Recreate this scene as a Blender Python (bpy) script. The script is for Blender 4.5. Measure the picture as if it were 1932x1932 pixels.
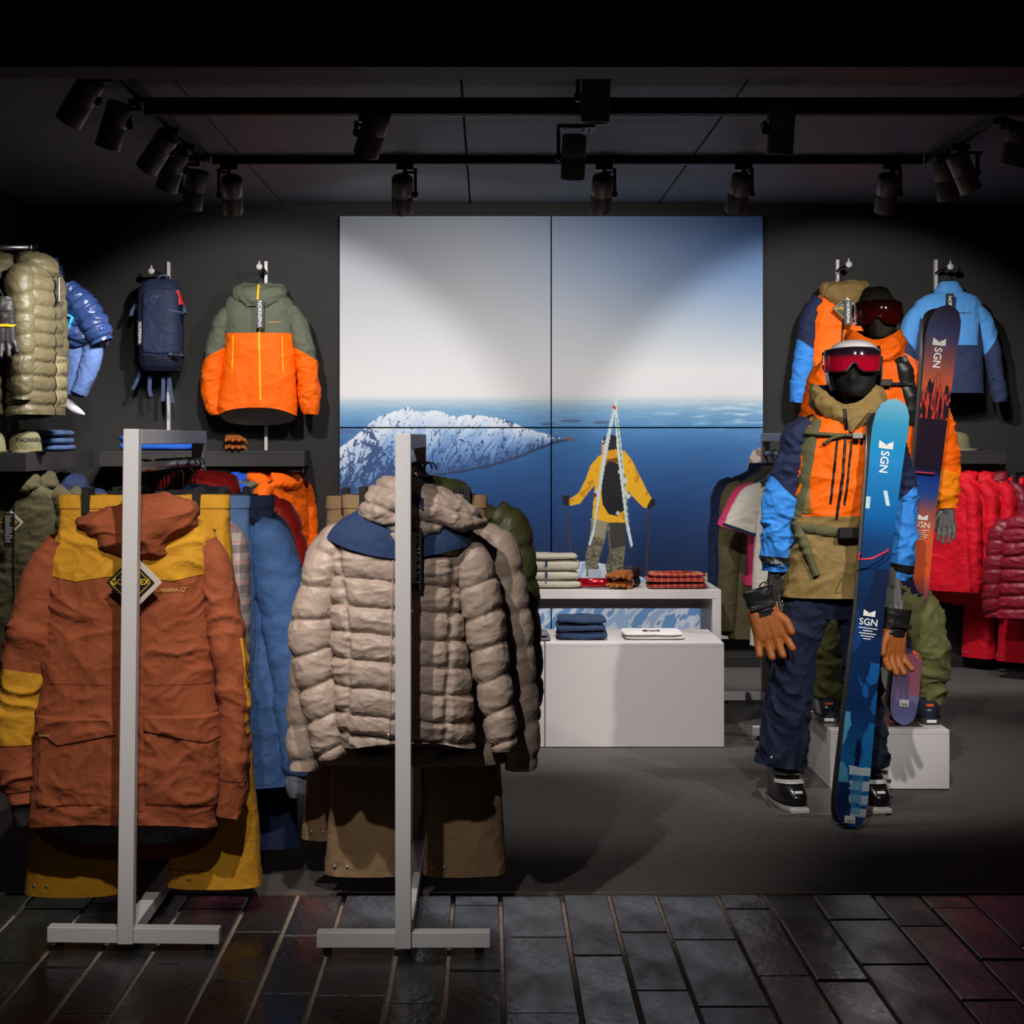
import bpy, math, random
import numpy as np
from mathutils import Vector, Matrix, Quaternion

for o in list(bpy.data.objects): bpy.data.objects.remove(o)
scene = bpy.context.scene
COL = scene.collection
random.seed(7)
RNG = np.random.RandomState(7)

# ------------------------------------------------------------------ camera
FPX = 3340.0; VX = 920.0; VY = 826.0; CH = 1.45
cam_d = bpy.data.cameras.new('camera'); cam = bpy.data.objects.new('camera', cam_d); COL.objects.link(cam)
cam.location = (0, 0, CH); cam.rotation_euler = (math.pi/2, 0, 0)
cam_d.sensor_width = 36.0; cam_d.lens = FPX/1932*36.0
cam_d.shift_x = (966-VX)/1932; cam_d.shift_y = -(966-VY)/1932
cam_d.clip_end = 100
scene.camera = cam

# ------------------------------------------------------------------ world and exposure
w = bpy.data.worlds.new('world'); scene.world = w; w.use_nodes = True
bg = w.node_tree.nodes['Background']; bg.inputs[0].default_value = (0.9, 0.92, 1.0, 1); bg.inputs[1].default_value = 0.006
vs = scene.view_settings
vs.view_transform = 'Standard'; vs.look = 'None'; vs.gamma = 1.0; vs.use_curve_mapping = False
vs.exposure = 0.0

# ------------------------------------------------------------------ unseen front spots of the shop hall, plus one added fill light
def spot_light(name, loc, aim, watts, angle, blend=0.5, color=(1, .96, .91), radius=.035, parent=None):
    d = bpy.data.lights.new(name, 'SPOT'); d.energy = watts; d.spot_size = math.radians(angle); d.spot_blend = blend
    d.color = color; d.shadow_soft_size = radius
    o = bpy.data.objects.new(name, d); COL.objects.link(o)
    o.location = loc
    dv = Vector(aim)-Vector(loc)
    o.rotation_euler = dv.to_track_quat('-Z', 'Y').to_euler()
    if parent is not None:
        o.parent = parent; o.matrix_parent_inverse = Matrix.Translation(-Vector(parent.location))
    return o
HALL = [  # location, aim, watts, cone, blend
    ((-.32, 3.2, 3.25), (-1.02, 5.3, .85), 250, 30, .8),
    ((-1.0, 3.2, 3.25), (-.20, 5.3, .85), 250, 29, .8),
    ((-.62, 2.5, 2.9), (-.62, 5.3, .75), 150, 44, .8),  # added fill between the key spots, lifts both front jackets and their lower parts
    ((.75, 3.9, 3.10), (1.38, 7.0, 1.10), 300, 36, .6),
    ((2.10, 4.2, 2.9), (1.50, 7.3, 1.10), 290, 34, .6),
]
for i, (l, a, wt, an, bl) in enumerate(HALL):
    spot_light('hall_key_fill_light', l, a, wt, an, bl)

# ------------------------------------------------------------------ helpers
def X(px, Y): return (px-VX)*Y/FPX
def Z(py, Y): return CH-(py-VY)*Y/FPX
def P(px, py, Y): return (X(px, Y), Y, Z(py, Y))
def lin(c):
    c = np.asarray(c, float)/255.0
    return np.where(c <= .04045, c/12.92, ((c+.055)/1.055)**2.4)

_perm = RNG.permutation(256); PERM = np.concatenate([_perm, _perm, _perm, _perm])
_g = RNG.normal(size=(256, 3)); GRAD = _g/np.linalg.norm(_g, axis=1)[:, None]
def perlin(p):
    p = np.asarray(p, float); i = np.floor(p).astype(int); f = p-i; i &= 255
    w_ = f*f*f*(f*(f*6-15)+10); r = 0
    for a in (0, 1):
        for b in (0, 1):
            for c in (0, 1):
                h = PERM[PERM[PERM[(i[..., 0]+a) & 255]+((i[..., 1]+b) & 255)]+((i[..., 2]+c) & 255)]
                d = f-np.array([a, b, c]); g = GRAD[h]
                wt = (w_[..., 0] if a else 1-w_[..., 0])*(w_[..., 1] if b else 1-w_[..., 1])*(w_[..., 2] if c else 1-w_[..., 2])
                r = r+wt*(g*d).sum(-1)
    return r*1.5
def fbm(p, n=4):
    r = 0; a = .5; p = np.asarray(p, float)
    for k in range(n): r = r+a*perlin(p*(2**k)+k*17.3); a *= .5
    return r
def ridged(p): return np.clip(1-2.2*np.abs(perlin(p)), 0, 1)**2

def sstep(a, b, x): t = np.clip((x-a)/(b-a), 0, 1); return t*t*(3-2*t)
def spow(c, e): return np.sign(c)*np.abs(c)**e

def pchip(x, y):
    x = np.asarray(x, float); y = np.asarray(y, float); n = len(x)
    if n == 2: return lambda q: np.interp(q, x, y)
    h = np.diff(x); dl = np.diff(y)/h; d = np.zeros(n)
    for k in range(1, n-1):
        if dl[k-1]*dl[k] > 0:
            w1 = 2*h[k]+h[k-1]; w2 = h[k]+2*h[k-1]; d[k] = (w1+w2)/(w1/dl[k-1]+w2/dl[k])
    d[0] = dl[0]; d[-1] = dl[-1]
    def f(q):
        q = np.clip(q, x[0], x[-1]); k = np.clip(np.searchsorted(x, q, side='right')-1, 0, n-2)
        t = (q-x[k])/h[k]; t2 = t*t; t3 = t2*t
        return (2*t3-3*t2+1)*y[k]+(t3-2*t2+t)*h[k]*d[k]+(-2*t3+3*t2)*y[k+1]+(t3-t2)*h[k]*d[k+1]
    return f
def catmull(x, y):
    x = np.asarray(x, float); y = np.asarray(y, float); n = len(x)
    d = np.gradient(y, x) if n > 2 else np.full(n, (y[1]-y[0])/(x[1]-x[0]))
    h = np.diff(x)
    def f(q):
        q = np.clip(q, x[0], x[-1]); k = np.clip(np.searchsorted(x, q, side='right')-1, 0, n-2)
        t = (q-x[k])/h[k]; t2 = t*t; t3 = t2*t
        return (2*t3-3*t2+1)*y[k]+(t3-2*t2+t)*h[k]*d[k]+(-2*t3+3*t2)*y[k+1]+(t3-t2)*h[k]*d[k+1]
    return f

# ---- materials
MATS = {}
def mat(name, rgb, rough=.7, metal=0., bump=.0, bscale=300., var=.0, vscale=12., sheen=0., coat=0., spec=.5, attr=None, trans=0., emit=0., aniso=None, crease=0., cscale=15.):
    if name in MATS: return MATS[name]
    m = bpy.data.materials.new(name); m.use_nodes = True; nt = m.node_tree; b = nt.nodes['Principled BSDF']
    c = tuple(lin(rgb))+(1,)
    b.inputs['Base Color'].default_value = c; b.inputs['Roughness'].default_value = rough; b.inputs['Metallic'].default_value = metal
    b.inputs['Specular IOR Level'].default_value = spec
    if sheen: b.inputs['Sheen Weight'].default_value = sheen; b.inputs['Sheen Roughness'].default_value = .5
    if coat: b.inputs['Coat Weight'].default_value = coat; b.inputs['Coat Roughness'].default_value = .08
    if trans: b.inputs['Transmission Weight'].default_value = trans
    tc = nt.nodes.new('ShaderNodeTexCoord')
    if attr:
        a = nt.nodes.new('ShaderNodeAttribute'); a.attribute_name = attr; nt.links.new(a.outputs['Color'], b.inputs['Base Color'])
    elif var:
        n = nt.nodes.new('ShaderNodeTexNoise'); n.inputs['Scale'].default_value = vscale; n.inputs['Detail'].default_value = 5
        r = nt.nodes.new('ShaderNodeMapRange'); r.inputs[1].default_value = .3; r.inputs[2].default_value = .7
        r.inputs[3].default_value = 1-var; r.inputs[4].default_value = 1+var
        mx = nt.nodes.new('ShaderNodeMix'); mx.data_type = 'RGBA'; mx.blend_type = 'MULTIPLY'; mx.inputs[0].default_value = 1
        mx.inputs[6].default_value = c
        nt.links.new(tc.outputs['Object'], n.inputs['Vector']); nt.links.new(n.outputs[0], r.inputs[0])
        nt.links.new(r.outputs[0], mx.inputs[7]); nt.links.new(mx.outputs[2], b.inputs['Base Color'])
    if bump:
        n2 = nt.nodes.new('ShaderNodeTexNoise'); n2.inputs['Scale'].default_value = bscale; n2.inputs['Detail'].default_value = 3
        if aniso:
            mp = nt.nodes.new('ShaderNodeMapping'); mp.inputs['Scale'].default_value = aniso
            nt.links.new(tc.outputs['Object'], mp.inputs[0]); nt.links.new(mp.outputs[0], n2.inputs['Vector'])
        else: nt.links.new(tc.outputs['Object'], n2.inputs['Vector'])
        bp = nt.nodes.new('ShaderNodeBump'); bp.inputs['Strength'].default_value = bump; bp.inputs['Distance'].default_value = .004
        nt.links.new(n2.outputs[0], bp.inputs['Height']); nt.links.new(bp.outputs[0], b.inputs['Normal'])
    if crease:   # small irregular creases of worn cloth
        n3 = nt.nodes.new('ShaderNodeTexNoise'); n3.inputs['Scale'].default_value = cscale; n3.inputs['Detail'].default_value = 3; n3.inputs['Roughness'].default_value = .45; n3.inputs['Distortion'].default_value = .45
        ab = nt.nodes.new('ShaderNodeMath'); ab.operation = 'SUBTRACT'; ab.inputs[1].default_value = .5; a2 = nt.nodes.new('ShaderNodeMath'); a2.operation = 'ABSOLUTE'
        nt.links.new(tc.outputs['Object'], n3.inputs['Vector']); nt.links.new(n3.outputs[0], ab.inputs[0]); nt.links.new(ab.outputs[0], a2.inputs[0])
        b3 = nt.nodes.new('ShaderNodeBump'); b3.invert = True; b3.inputs['Strength'].default_value = crease; b3.inputs['Distance'].default_value = .03
        nt.links.new(a2.outputs[0], b3.inputs['Height'])
        if bump: nt.links.new(b3.outputs[0], bp.inputs['Normal'])
        else: nt.links.new(b3.outputs[0], b.inputs['Normal'])
    MATS[name] = m; return m
def cloth(name, rgb, rough=.75, bump=.25, bscale=260, var=.07, sheen=.02, spec=.22, crease=.36):
    return mat(name, rgb, rough, bump=bump, bscale=bscale, var=var, vscale=9, sheen=sheen, spec=spec, crease=crease)

# ---- mesh building
def link(name, me, m=None, parent=None, smooth=True):
    o = bpy.data.objects.new(name, me); COL.objects.link(o)
    if m is not None and not me.materials: me.materials.append(m)
    if smooth: me.polygons.foreach_set('use_smooth', [True]*len(me.polygons))
    if parent is not None: o.parent = parent
    return o
def quads_mesh(name, V, F):
    V = np.asarray(V, np.float32).reshape(-1, 3); F = np.asarray(F, np.int32).reshape(-1, 4)
    me = bpy.data.meshes.new(name); me.vertices.add(len(V)); me.vertices.foreach_set('co', V.ravel())
    me.loops.add(F.size); me.loops.foreach_set('vertex_index', F.ravel()); me.polygons.add(len(F))
    me.polygons.foreach_set('loop_start', np.arange(0, F.size, 4, dtype=np.int32))
    me.polygons.foreach_set('loop_total', np.full(len(F), 4, np.int32))
    me.update(calc_edges=True); return me
def grid_faces(nv, nu, wrap=False):
    i, j = np.meshgrid(np.arange(nv-1), np.arange(nu if wrap else nu-1), indexing='ij'); j2 = (j+1) % nu
    return np.stack([i*nu+j, i*nu+j2, (i+1)*nu+j2, (i+1)*nu+j], -1).reshape(-1, 4)
class MB:
    def __init__(s): s.v = []; s.f = []
    def add(s, V, F):
        n = len(s.v); s.v.extend([tuple(map(float, p)) for p in V]); s.f.extend([tuple(int(k)+n for k in q) for q in F]); return s
    def box(s, a, b, bev=0.0, rot=None, origin=(0, 0, 0)):
        x0, y0, z0 = a; x1, y1, z1 = b
        if bev <= 0:
            V = [(x0,y0,z0),(x1,y0,z0),(x1,y1,z0),(x0,y1,z0),(x0,y0,z1),(x1,y0,z1),(x1,y1,z1),(x0,y1,z1)]
            F = [(0,3,2,1),(4,5,6,7),(0,1,5,4),(1,2,6,5),(2,3,7,6),(3,0,4,7)]
        else:
            e = bev; V = []; F = []
            cx, cy, cz = (x0+x1)/2, (y0+y1)/2, (z0+z1)/2; hx, hy, hz = (x1-x0)/2, (y1-y0)/2, (z1-z0)/2
            idx = {}
            for sx in (-1, 1):
                for sy in (-1, 1):
                    for sz in (-1, 1):
                        for ax in range(3):
                            d = [hx-e, hy-e, hz-e]; d[ax] += e
                            idx[(sx, sy, sz, ax)] = len(V); V.append((cx+sx*d[0], cy+sy*d[1], cz+sz*d[2]))
            C = Vector((cx, cy, cz))
            def face(ids):
                p = [Vector(V[k]) for k in ids]; n = (p[1]-p[0]).cross(p[2]-p[0]); c = sum(p, Vector())/len(p)-C
                F.append(tuple(ids) if n.dot(c) > 0 else tuple(reversed(ids)))
            for ax in range(3):
                o1, o2 = [k for k in range(3) if k != ax]
                for sg in (-1, 1):
                    q = []
                    for a_, b_ in ((-1,-1),(1,-1),(1,1),(-1,1)):
                        k = [0,0,0]; k[ax] = sg; k[o1] = a_; k[o2] = b_; q.append(idx[(*k, ax)])
                    face(q)
                for a_ in (-1, 1):
                    for b_ in (-1, 1):
                        k0 = [0,0,0]; k0[o1] = a_; k0[o2] = b_; k0[ax] = -1; k1 = list(k0); k1[ax] = 1
                        face([idx[(*k0, o1)], idx[(*k1, o1)], idx[(*k1, o2)], idx[(*k0, o2)]])
            for sx in (-1, 1):
                for sy in (-1, 1):
                    for sz in (-1, 1): face([idx[(sx, sy, sz, 0)], idx[(sx, sy, sz, 1)], idx[(sx, sy, sz, 2)]])
        if rot is not None:
            O = Vector(origin); V = [tuple(rot @ (Vector(p)-O)+O) for p in V]
        return s.add(V, F)
    def tube(s, pts, r, n=10, cap=True):
        pts = [Vector(p) for p in pts]; m = len(pts); rs = r if hasattr(r, '__len__') else [r]*m
        V = []; F = []; up = None
        for k in range(m):
            t = (pts[min(k+1, m-1)]-pts[max(k-1, 0)]).normalized()
            if up is None: up = t.orthogonal().normalized()
            a = (up-t*up.dot(t))
            a = a.normalized() if a.length > 1e-6 else t.orthogonal().normalized()
            up = a; b = t.cross(a)
            for j in range(n):
                th = 2*math.pi*j/n; V.append(pts[k]+(a*math.cos(th)+b*math.sin(th))*rs[k])
        for k in range(m-1):
            for j in range(n): F.append((k*n+j, k*n+(j+1) % n, (k+1)*n+(j+1) % n, (k+1)*n+j))
        if cap: F.append(tuple(reversed(range(n)))); F.append(tuple((m-1)*n+j for j in range(n)))
        return s.add(V, F)
    def ball(s, c, r, n=10, sc=(1, 1, 1)):
        V = []; F = []; m = n//2+1
        for i in range(m):
            ph = math.pi*i/(m-1)
            for j in range(n):
                th = 2*math.pi*j/n; V.append((c[0]+r*sc[0]*math.sin(ph)*math.cos(th), c[1]+r*sc[1]*math.sin(ph)*math.sin(th), c[2]+r*sc[2]*math.cos(ph)))
        for i in range(m-1):
            for j in range(n): F.append((i*n+j, (i+1)*n+j, (i+1)*n+(j+1) % n, i*n+(j+1) % n))
        return s.add(V, F)
    def build(s, name, m, parent=None, smooth=False, at=None):
        me = bpy.data.meshes.new(name); me.from_pydata(s.v, [], s.f); me.update()
        o = link(name, me, m, parent, smooth)
        if at is not None: o.location = at
        return o
def tag(o, label=None, cat=None, group=None, kind=None):
    if label: o['label'] = label
    if cat: o['category'] = cat
    if group: o['group'] = group
    if kind: o['kind'] = kind
    return o
def thing(name, label, cat, loc=(0, 0, 0), rotz=0, group=None):
    o = bpy.data.objects.new(name, None); COL.objects.link(o); o.empty_display_size = .05
    o.location = loc; o.rotation_euler = (0, 0, rotz); return tag(o, label, cat, group)
def copy_tree(o, parent=None):
    c = o.copy(); COL.objects.link(c); c.parent = parent
    for ch in list(o.children): copy_tree(ch, c)
    return c

# ---- text
_tc = {}
def text_data(s, size=1.0, align='CENTER'):
    key = (s, align)
    if key not in _tc:
        cu = bpy.data.curves.new('lettering', 'FONT'); cu.body = s; cu.align_x = align; cu.size = 1.0; cu.resolution_u = 3; cu.offset = .014
        ob = bpy.data.objects.new('lettering', cu); COL.objects.link(ob)
        bpy.context.view_layer.update()
        me = bpy.data.meshes.new_from_object(ob.evaluated_get(bpy.context.evaluated_depsgraph_get()))
        V = np.array([v.co[:] for v in me.vertices]).reshape(-1, 3); F = [tuple(p.vertices) for p in me.polygons]
        bpy.data.objects.remove(ob); bpy.data.curves.remove(cu); bpy.data.meshes.remove(me)
        _tc[key] = (V, F)
    V, F = _tc[key]; return V*size, F
def text_on(name, s, size, mapper, m, parent, align='CENTER'):
    V, F = text_data(s, size, align)
    pts = mapper(V[:, 0], V[:, 1])
    me = bpy.data.meshes.new(name); me.from_pydata([tuple(map(float, p)) for p in pts], [], F); me.update()
    return link(name, me, m, parent, False)

# ---- surfaces
class Surf:
    def __init__(s, base, disp=None): s.base = base; s.disp = disp
    def nrm(s, u, v):
        e = 2e-3; du = s.base(u+e, v)-s.base(u-e, v); dv = s.base(u, np.clip(v+e, 0, 1))-s.base(u, np.clip(v-e, 0, 1))
        n = np.cross(du, dv); return n/(np.linalg.norm(n, axis=-1, keepdims=True)+1e-9)
    def __call__(s, u, v, off=0.0):
        u = np.asarray(u, float); v = np.asarray(v, float)
        B = s.base(u, v); d = np.zeros(u.shape)+off
        if s.disp is not None: d = d+s.disp(B, u, v)
        return B+s.nrm(u, v)*d[..., None]
    def mesh(s, name, m, parent, nu=64, nv=64, u0=0., u1=1., v0=0., v1=1., off=0.0, wrap=None):
        """v0/v1 may be functions of u; u0/u1 numbers"""
        wrap = (abs(u1-u0-1) < 1e-9) if wrap is None else wrap
        uu = np.linspace(u0, u1, nu, endpoint=not wrap); tt = np.linspace(0, 1, nv)
        U = np.repeat(uu[None], nv, 0)
        a = v0(uu) if callable(v0) else np.full(nu, v0); b = v1(uu) if callable(v1) else np.full(nu, v1)
        V = a[None]+(b-a)[None]*tt[:, None]
        return link(name, quads_mesh(name, s(U, V, off), grid_faces(nv, nu, wrap)), m, parent)

class Body(Surf):
    """horizontal slices (z, xl, xr, half depth[, y centre]); u=.25 is the front (-y), v runs down"""
    def __init__(s, rows, disp=None, e=.8, tail=0., tail_v=.75, front_lift=0., dip=0., dip_v=.5):
        R = [tuple(r)+(0.,)*(5-len(r)) for r in rows]; R = np.array(R, float)
        hw = (R[:, 2]-R[:, 1])/2
        t = np.concatenate([[0], np.cumsum(np.sqrt(np.diff(R[:, 0])**2+np.diff(hw)**2)+1e-4)]); t /= t[-1]
        s.t = t; s.R = R; s.fz, s.fl, s.fr, s.fd, s.fy = [pchip(t, R[:, k]) for k in range(5)]
        s.e = e; s.tail = tail; s.tv = tail_v; s.lift = front_lift; s.dip = dip; s.dv = dip_v
        s.tq = np.linspace(0, 1, 400); s.zq = s.fz(s.tq)
        super().__init__(s._b, disp)
    def _b(s, u, v):
        v = np.clip(v, 0, 1); l = s.fl(v); r = s.fr(v); th = 2*np.pi*u; c = np.cos(th); sn = np.sin(th)
        x = (l+r)/2+(r-l)/2*spow(c, s.e); y = s.fy(v)-s.fd(v)*spow(sn, s.e)
        k = sstep(s.tv, 1, v); z = s.fz(v)-s.tail*np.clip(-sn, 0, 1)*k+s.lift*np.clip(sn, 0, 1)**2*k-s.dip*np.clip(sn, 0, 1)**3*(1-sstep(0, s.dv, v))
        return np.stack([x, y, z], -1)
    def vz(s, z): return np.interp(-np.asarray(z, float), -s.zq, s.tq)
    def uv(s, x, z, back=False):
        v = s.vz(z); l = s.fl(v); r = s.fr(v)
        q = np.clip((np.asarray(x, float)-(l+r)/2)/((r-l)/2+1e-9), -1, 1)
        u = np.arccos(spow(q, 1/s.e))/(2*np.pi)
        return (1-u if back else u), v
    def at(s, x, z, off=0.): u, v = s.uv(x, z); return s(u, v, off)
    def patch(s, name, m, parent, x0, x1, ztop, zbot, nu=24, nv=12, off=.003, rim=0.0):
        """front patch between x0..x1 (numbers or functions of fraction) with ztop(fx), zbot(fx)"""
        a = np.linspace(0, 1, nu); b = np.linspace(0, 1, nv); A, Bq = np.meshgrid(a, b)
        zt = ztop(A) if callable(ztop) else np.full(A.shape, ztop); zb = zbot(A) if callable(zbot) else np.full(A.shape, zbot)
        zz = zt+(zb-zt)*Bq
        xa = x0(Bq) if callable(x0) else x0; xb = x1(Bq) if callable(x1) else x1
        xx = xa+(xb-xa)*A
        pts = s.at(xx, zz, off)
        if rim:
            # turned-in border so that the piece has an edge
            pin = s.at(xx, zz, 0.0005); msk = np.zeros(A.shape, bool); msk[0] = msk[-1] = True; msk[:, 0] = msk[:, -1] = True
            pts = np.where(msk[..., None], pin, pts)
        return link(name, quads_mesh(name, pts, grid_faces(nv, nu)), m, parent)
    def strip(s, name, m, parent, pl, wd, n=40, off=.003):
        """ribbon following a polyline of (x,z) on the front"""
        pl = np.array(pl, float); t = np.linspace(0, 1, len(pl)); q = np.linspace(0, 1, n)
        x = np.interp(q, t, pl[:, 0]); z = np.interp(q, t, pl[:, 1]); dx = np.gradient(x); dz = np.gradient(z); L = np.hypot(dx, dz)+1e-9
        nx, nz = -dz/L, dx/L
        k = np.array([-.5, -.3, .3, .5])[:, None]; o = np.array([0.0004, off, off, 0.0004])[:, None]
        xx = x+nx*wd*k; zz = z+nz*wd*k; u, v = s.uv(xx, zz)
        pts = s(u, v, o+0*xx)
        F = grid_faces(4, n)
        c = np.cross(pts[1, 1]-pts[1, 0], pts[2, 0]-pts[1, 0])
        if c[1] > 0: F = F[:, ::-1]
        return link(name, quads_mesh(name, pts, F), m, parent)

class Tube(Surf):
    """pts (x,y,z,ra,rb): ra across, rb front-back; u=.25 faces -y for hanging tubes"""
    def __init__(s, pts, disp=None, e=.9, ref=(0, -1, 0), closed_end=False):
        A = np.array([tuple(p)+((p[3],) if len(p) == 4 else ()) for p in pts], float)
        t = np.concatenate([[0], np.cumsum(np.linalg.norm(np.diff(A[:, :3], axis=0), axis=1))]); s.len = t[-1]; t /= t[-1]
        s.f = [catmull(t, A[:, k]) for k in range(3)]+[pchip(t, A[:, k]) for k in (3, 4)]; s.e = e; s.ref = np.array(ref, float); s.t = t
        super().__init__(s._b, disp)
    def c(s, v): return np.stack([f(v) for f in s.f[:3]], -1)
    def _b(s, u, v):
        v = np.clip(v, 0, 1); e = .01; C = s.c(v); T = s.c(np.clip(v+e, 0, 1))-s.c(np.clip(v-e, 0, 1)); T = T/(np.linalg.norm(T, axis=-1, keepdims=True)+1e-9)
        a = np.cross(np.broadcast_to(s.ref, T.shape), T); a = a/(np.linalg.norm(a, axis=-1, keepdims=True)+1e-9); b = np.cross(T, a)
        th = 2*np.pi*u
        return C+a*(s.f[3](v)*spow(np.cos(th), s.e))[..., None]+b*(s.f[4](v)*spow(np.sin(th), s.e))[..., None]

# ---- cloth relief
def wr(amp=.006, sc=.10, seed=0, an=(1, 1, 1), soft=.5, fine=.4):
    an = np.array(an)
    def d(B, u, v):
        q = B*an/sc+seed*7.31
        wv = np.stack([perlin(q*.6+31.1), perlin(q*.6+57.7), perlin(q*.6+91.3)], -1)
        q2 = q+.9*wv
        return amp*(ridged(q2)*(1-soft)+soft*perlin(q2*.8+3)*1.2+fine*ridged(q2*2.3+9.1)-.25)
    return d
def puff(levels, coord, bulge=.014, seed=0, vx=(), amp=.004, pin=.005):
    L = np.sort(np.array(levels, float))
    def d(B, u, v):
        c = coord(B, u, v); c = c+.006*perlin(B*9+seed)
        k = np.clip(np.searchsorted(L, c)-1, 0, len(L)-2); h = L[k+1]-L[k]; t = np.clip((c-L[k])/h, 0, 1)
        b = 1-np.abs(2*t-1)**3.6; dist = np.minimum(t, 1-t)*h
        near = np.exp(-dist/.016)
        pz = perlin(np.stack([B[..., 0]*48+seed*3, B[..., 1]*48, B[..., 2]*7], -1))
        r = bulge*b+pin*near*pz*np.clip(dist/.004, 0, 1)
        for x0 in vx:
            g = np.abs(B[..., 0]-(x0(B[..., 2]) if callable(x0) else x0)); r = r*(1-.85*np.exp(-(g/.009)**2))
            r = r+pin*.8*np.exp(-g/.018)*perlin(np.stack([B[..., 0]*9, B[..., 1]*20+4, B[..., 2]*52+seed], -1))
        q = B*np.array([11, 11, 22])+seed
        wv = .8*np.stack([perlin(q*.5), perlin(q*.5+9), perlin(q*.5+20)], -1)
        r = r+amp*(.8*ridged(q*.8+wv)+.3*perlin(q*1.7+wv)+.4*ridged(q*2.0+2*wv)-.3)*b**.6
        return r
    return d
def addd(*ds): return lambda B, u, v: sum(f(B, u, v) for f in ds)

def blob(name, caps, m, parent, voxel=.004, smooth=4):
    """tapered capsules fused into one skin"""
    mb = MB()
    for p0, r0, p1, r1 in caps:
        p0 = Vector(p0); p1 = Vector(p1); d = (p1-p0)
        ts = [-.92, -.7, -.38, 0]; pts = []; rs = []
        dn = d.normalized() if d.length > 1e-6 else Vector((0, 0, 1))
        for t in ts: pts.append(p0+dn*r0*t); rs.append(r0*math.sqrt(1-t*t))
        for t in (.33, .66): pts.append(p0+d*t); rs.append(r0+(r1-r0)*t)
        for t in (0, .38, .7, .92): pts.append(p1+dn*r1*t); rs.append(r1*math.sqrt(1-t*t))
        mb.tube(pts, rs, 12)
    o = mb.build(name, m, parent, True)
    r = o.modifiers.new('remesh', 'REMESH'); r.mode = 'VOXEL'; r.voxel_size = voxel; r.use_smooth_shade = True
    sm = o.modifiers.new('smooth', 'SMOOTH'); sm.iterations = smooth; sm.factor = .5
    return o
def slab(name, m, parent, c, size, e=.28, noise=.004, seed=0, nu=48, nv=20, sag=0.):
    """soft rounded slab (folded cloth)"""
    a, b, h = [q/2 for q in size]
    u = np.linspace(0, 2*np.pi, nu, endpoint=False); v = np.linspace(-np.pi/2, np.pi/2, nv); U, Vv = np.meshgrid(u, v)
    x = a*spow(np.cos(Vv), .55)*spow(np.cos(U), e); y = b*spow(np.cos(Vv), .55)*spow(np.sin(U), e); z = h*spow(np.sin(Vv), .6)
    p = np.stack([x, y, z], -1)
    n = perlin(p*9+seed*3.7)+.5*perlin(p*22+seed)
    p[..., 2] += noise*n-sag*((x/a)**2)*.5*(z > 0); p[..., 0] += noise*.8*perlin(p*14+seed+5); p[..., 1] += noise*.8*perlin(p*14+seed+11)
    p += np.array(c)
    return link(name, quads_mesh(name, p, grid_faces(nv, nu, True)), m, parent)
# ================================================================== materials of the place
M_wall = mat('matte_black_wall_paint', (34, 32, 31), .75, bump=.12, bscale=180, var=.05, vscale=3)
M_ceil = mat('dark_grey_ceiling_paint', (88, 92, 102), .7, bump=.1, bscale=120, var=.06, vscale=2)
M_ceilgap = mat('ceiling_joint', (16, 16, 17), .9)
M_carpet = mat('charcoal_carpet', (96, 91, 89), .95, bump=.9, bscale=420, var=.22, vscale=60, spec=.1)
M_grout = mat('sandy_grout', (150, 134, 120), .85, bump=.8, bscale=160, var=.3, vscale=70)
M_black = mat('satin_black_metal', (24, 24, 25), .42, spec=.5)
M_can = mat('anthracite_lamp_metal', (112, 108, 106), .42, metal=.35)
M_trackm = mat('black_track_metal', (20, 20, 21), .5)
M_white = mat('white_powder_coat', (205, 200, 200), .38, var=.015, vscale=3)
M_lam = mat('white_laminate', (214, 208, 207), .42, var=.015, vscale=2)
M_steel = mat('brushed_steel', (170, 168, 166), .35, metal=.9)
M_dshelf = mat('black_shelf_laminate', (44, 42, 42), .55, var=.05)

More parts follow.
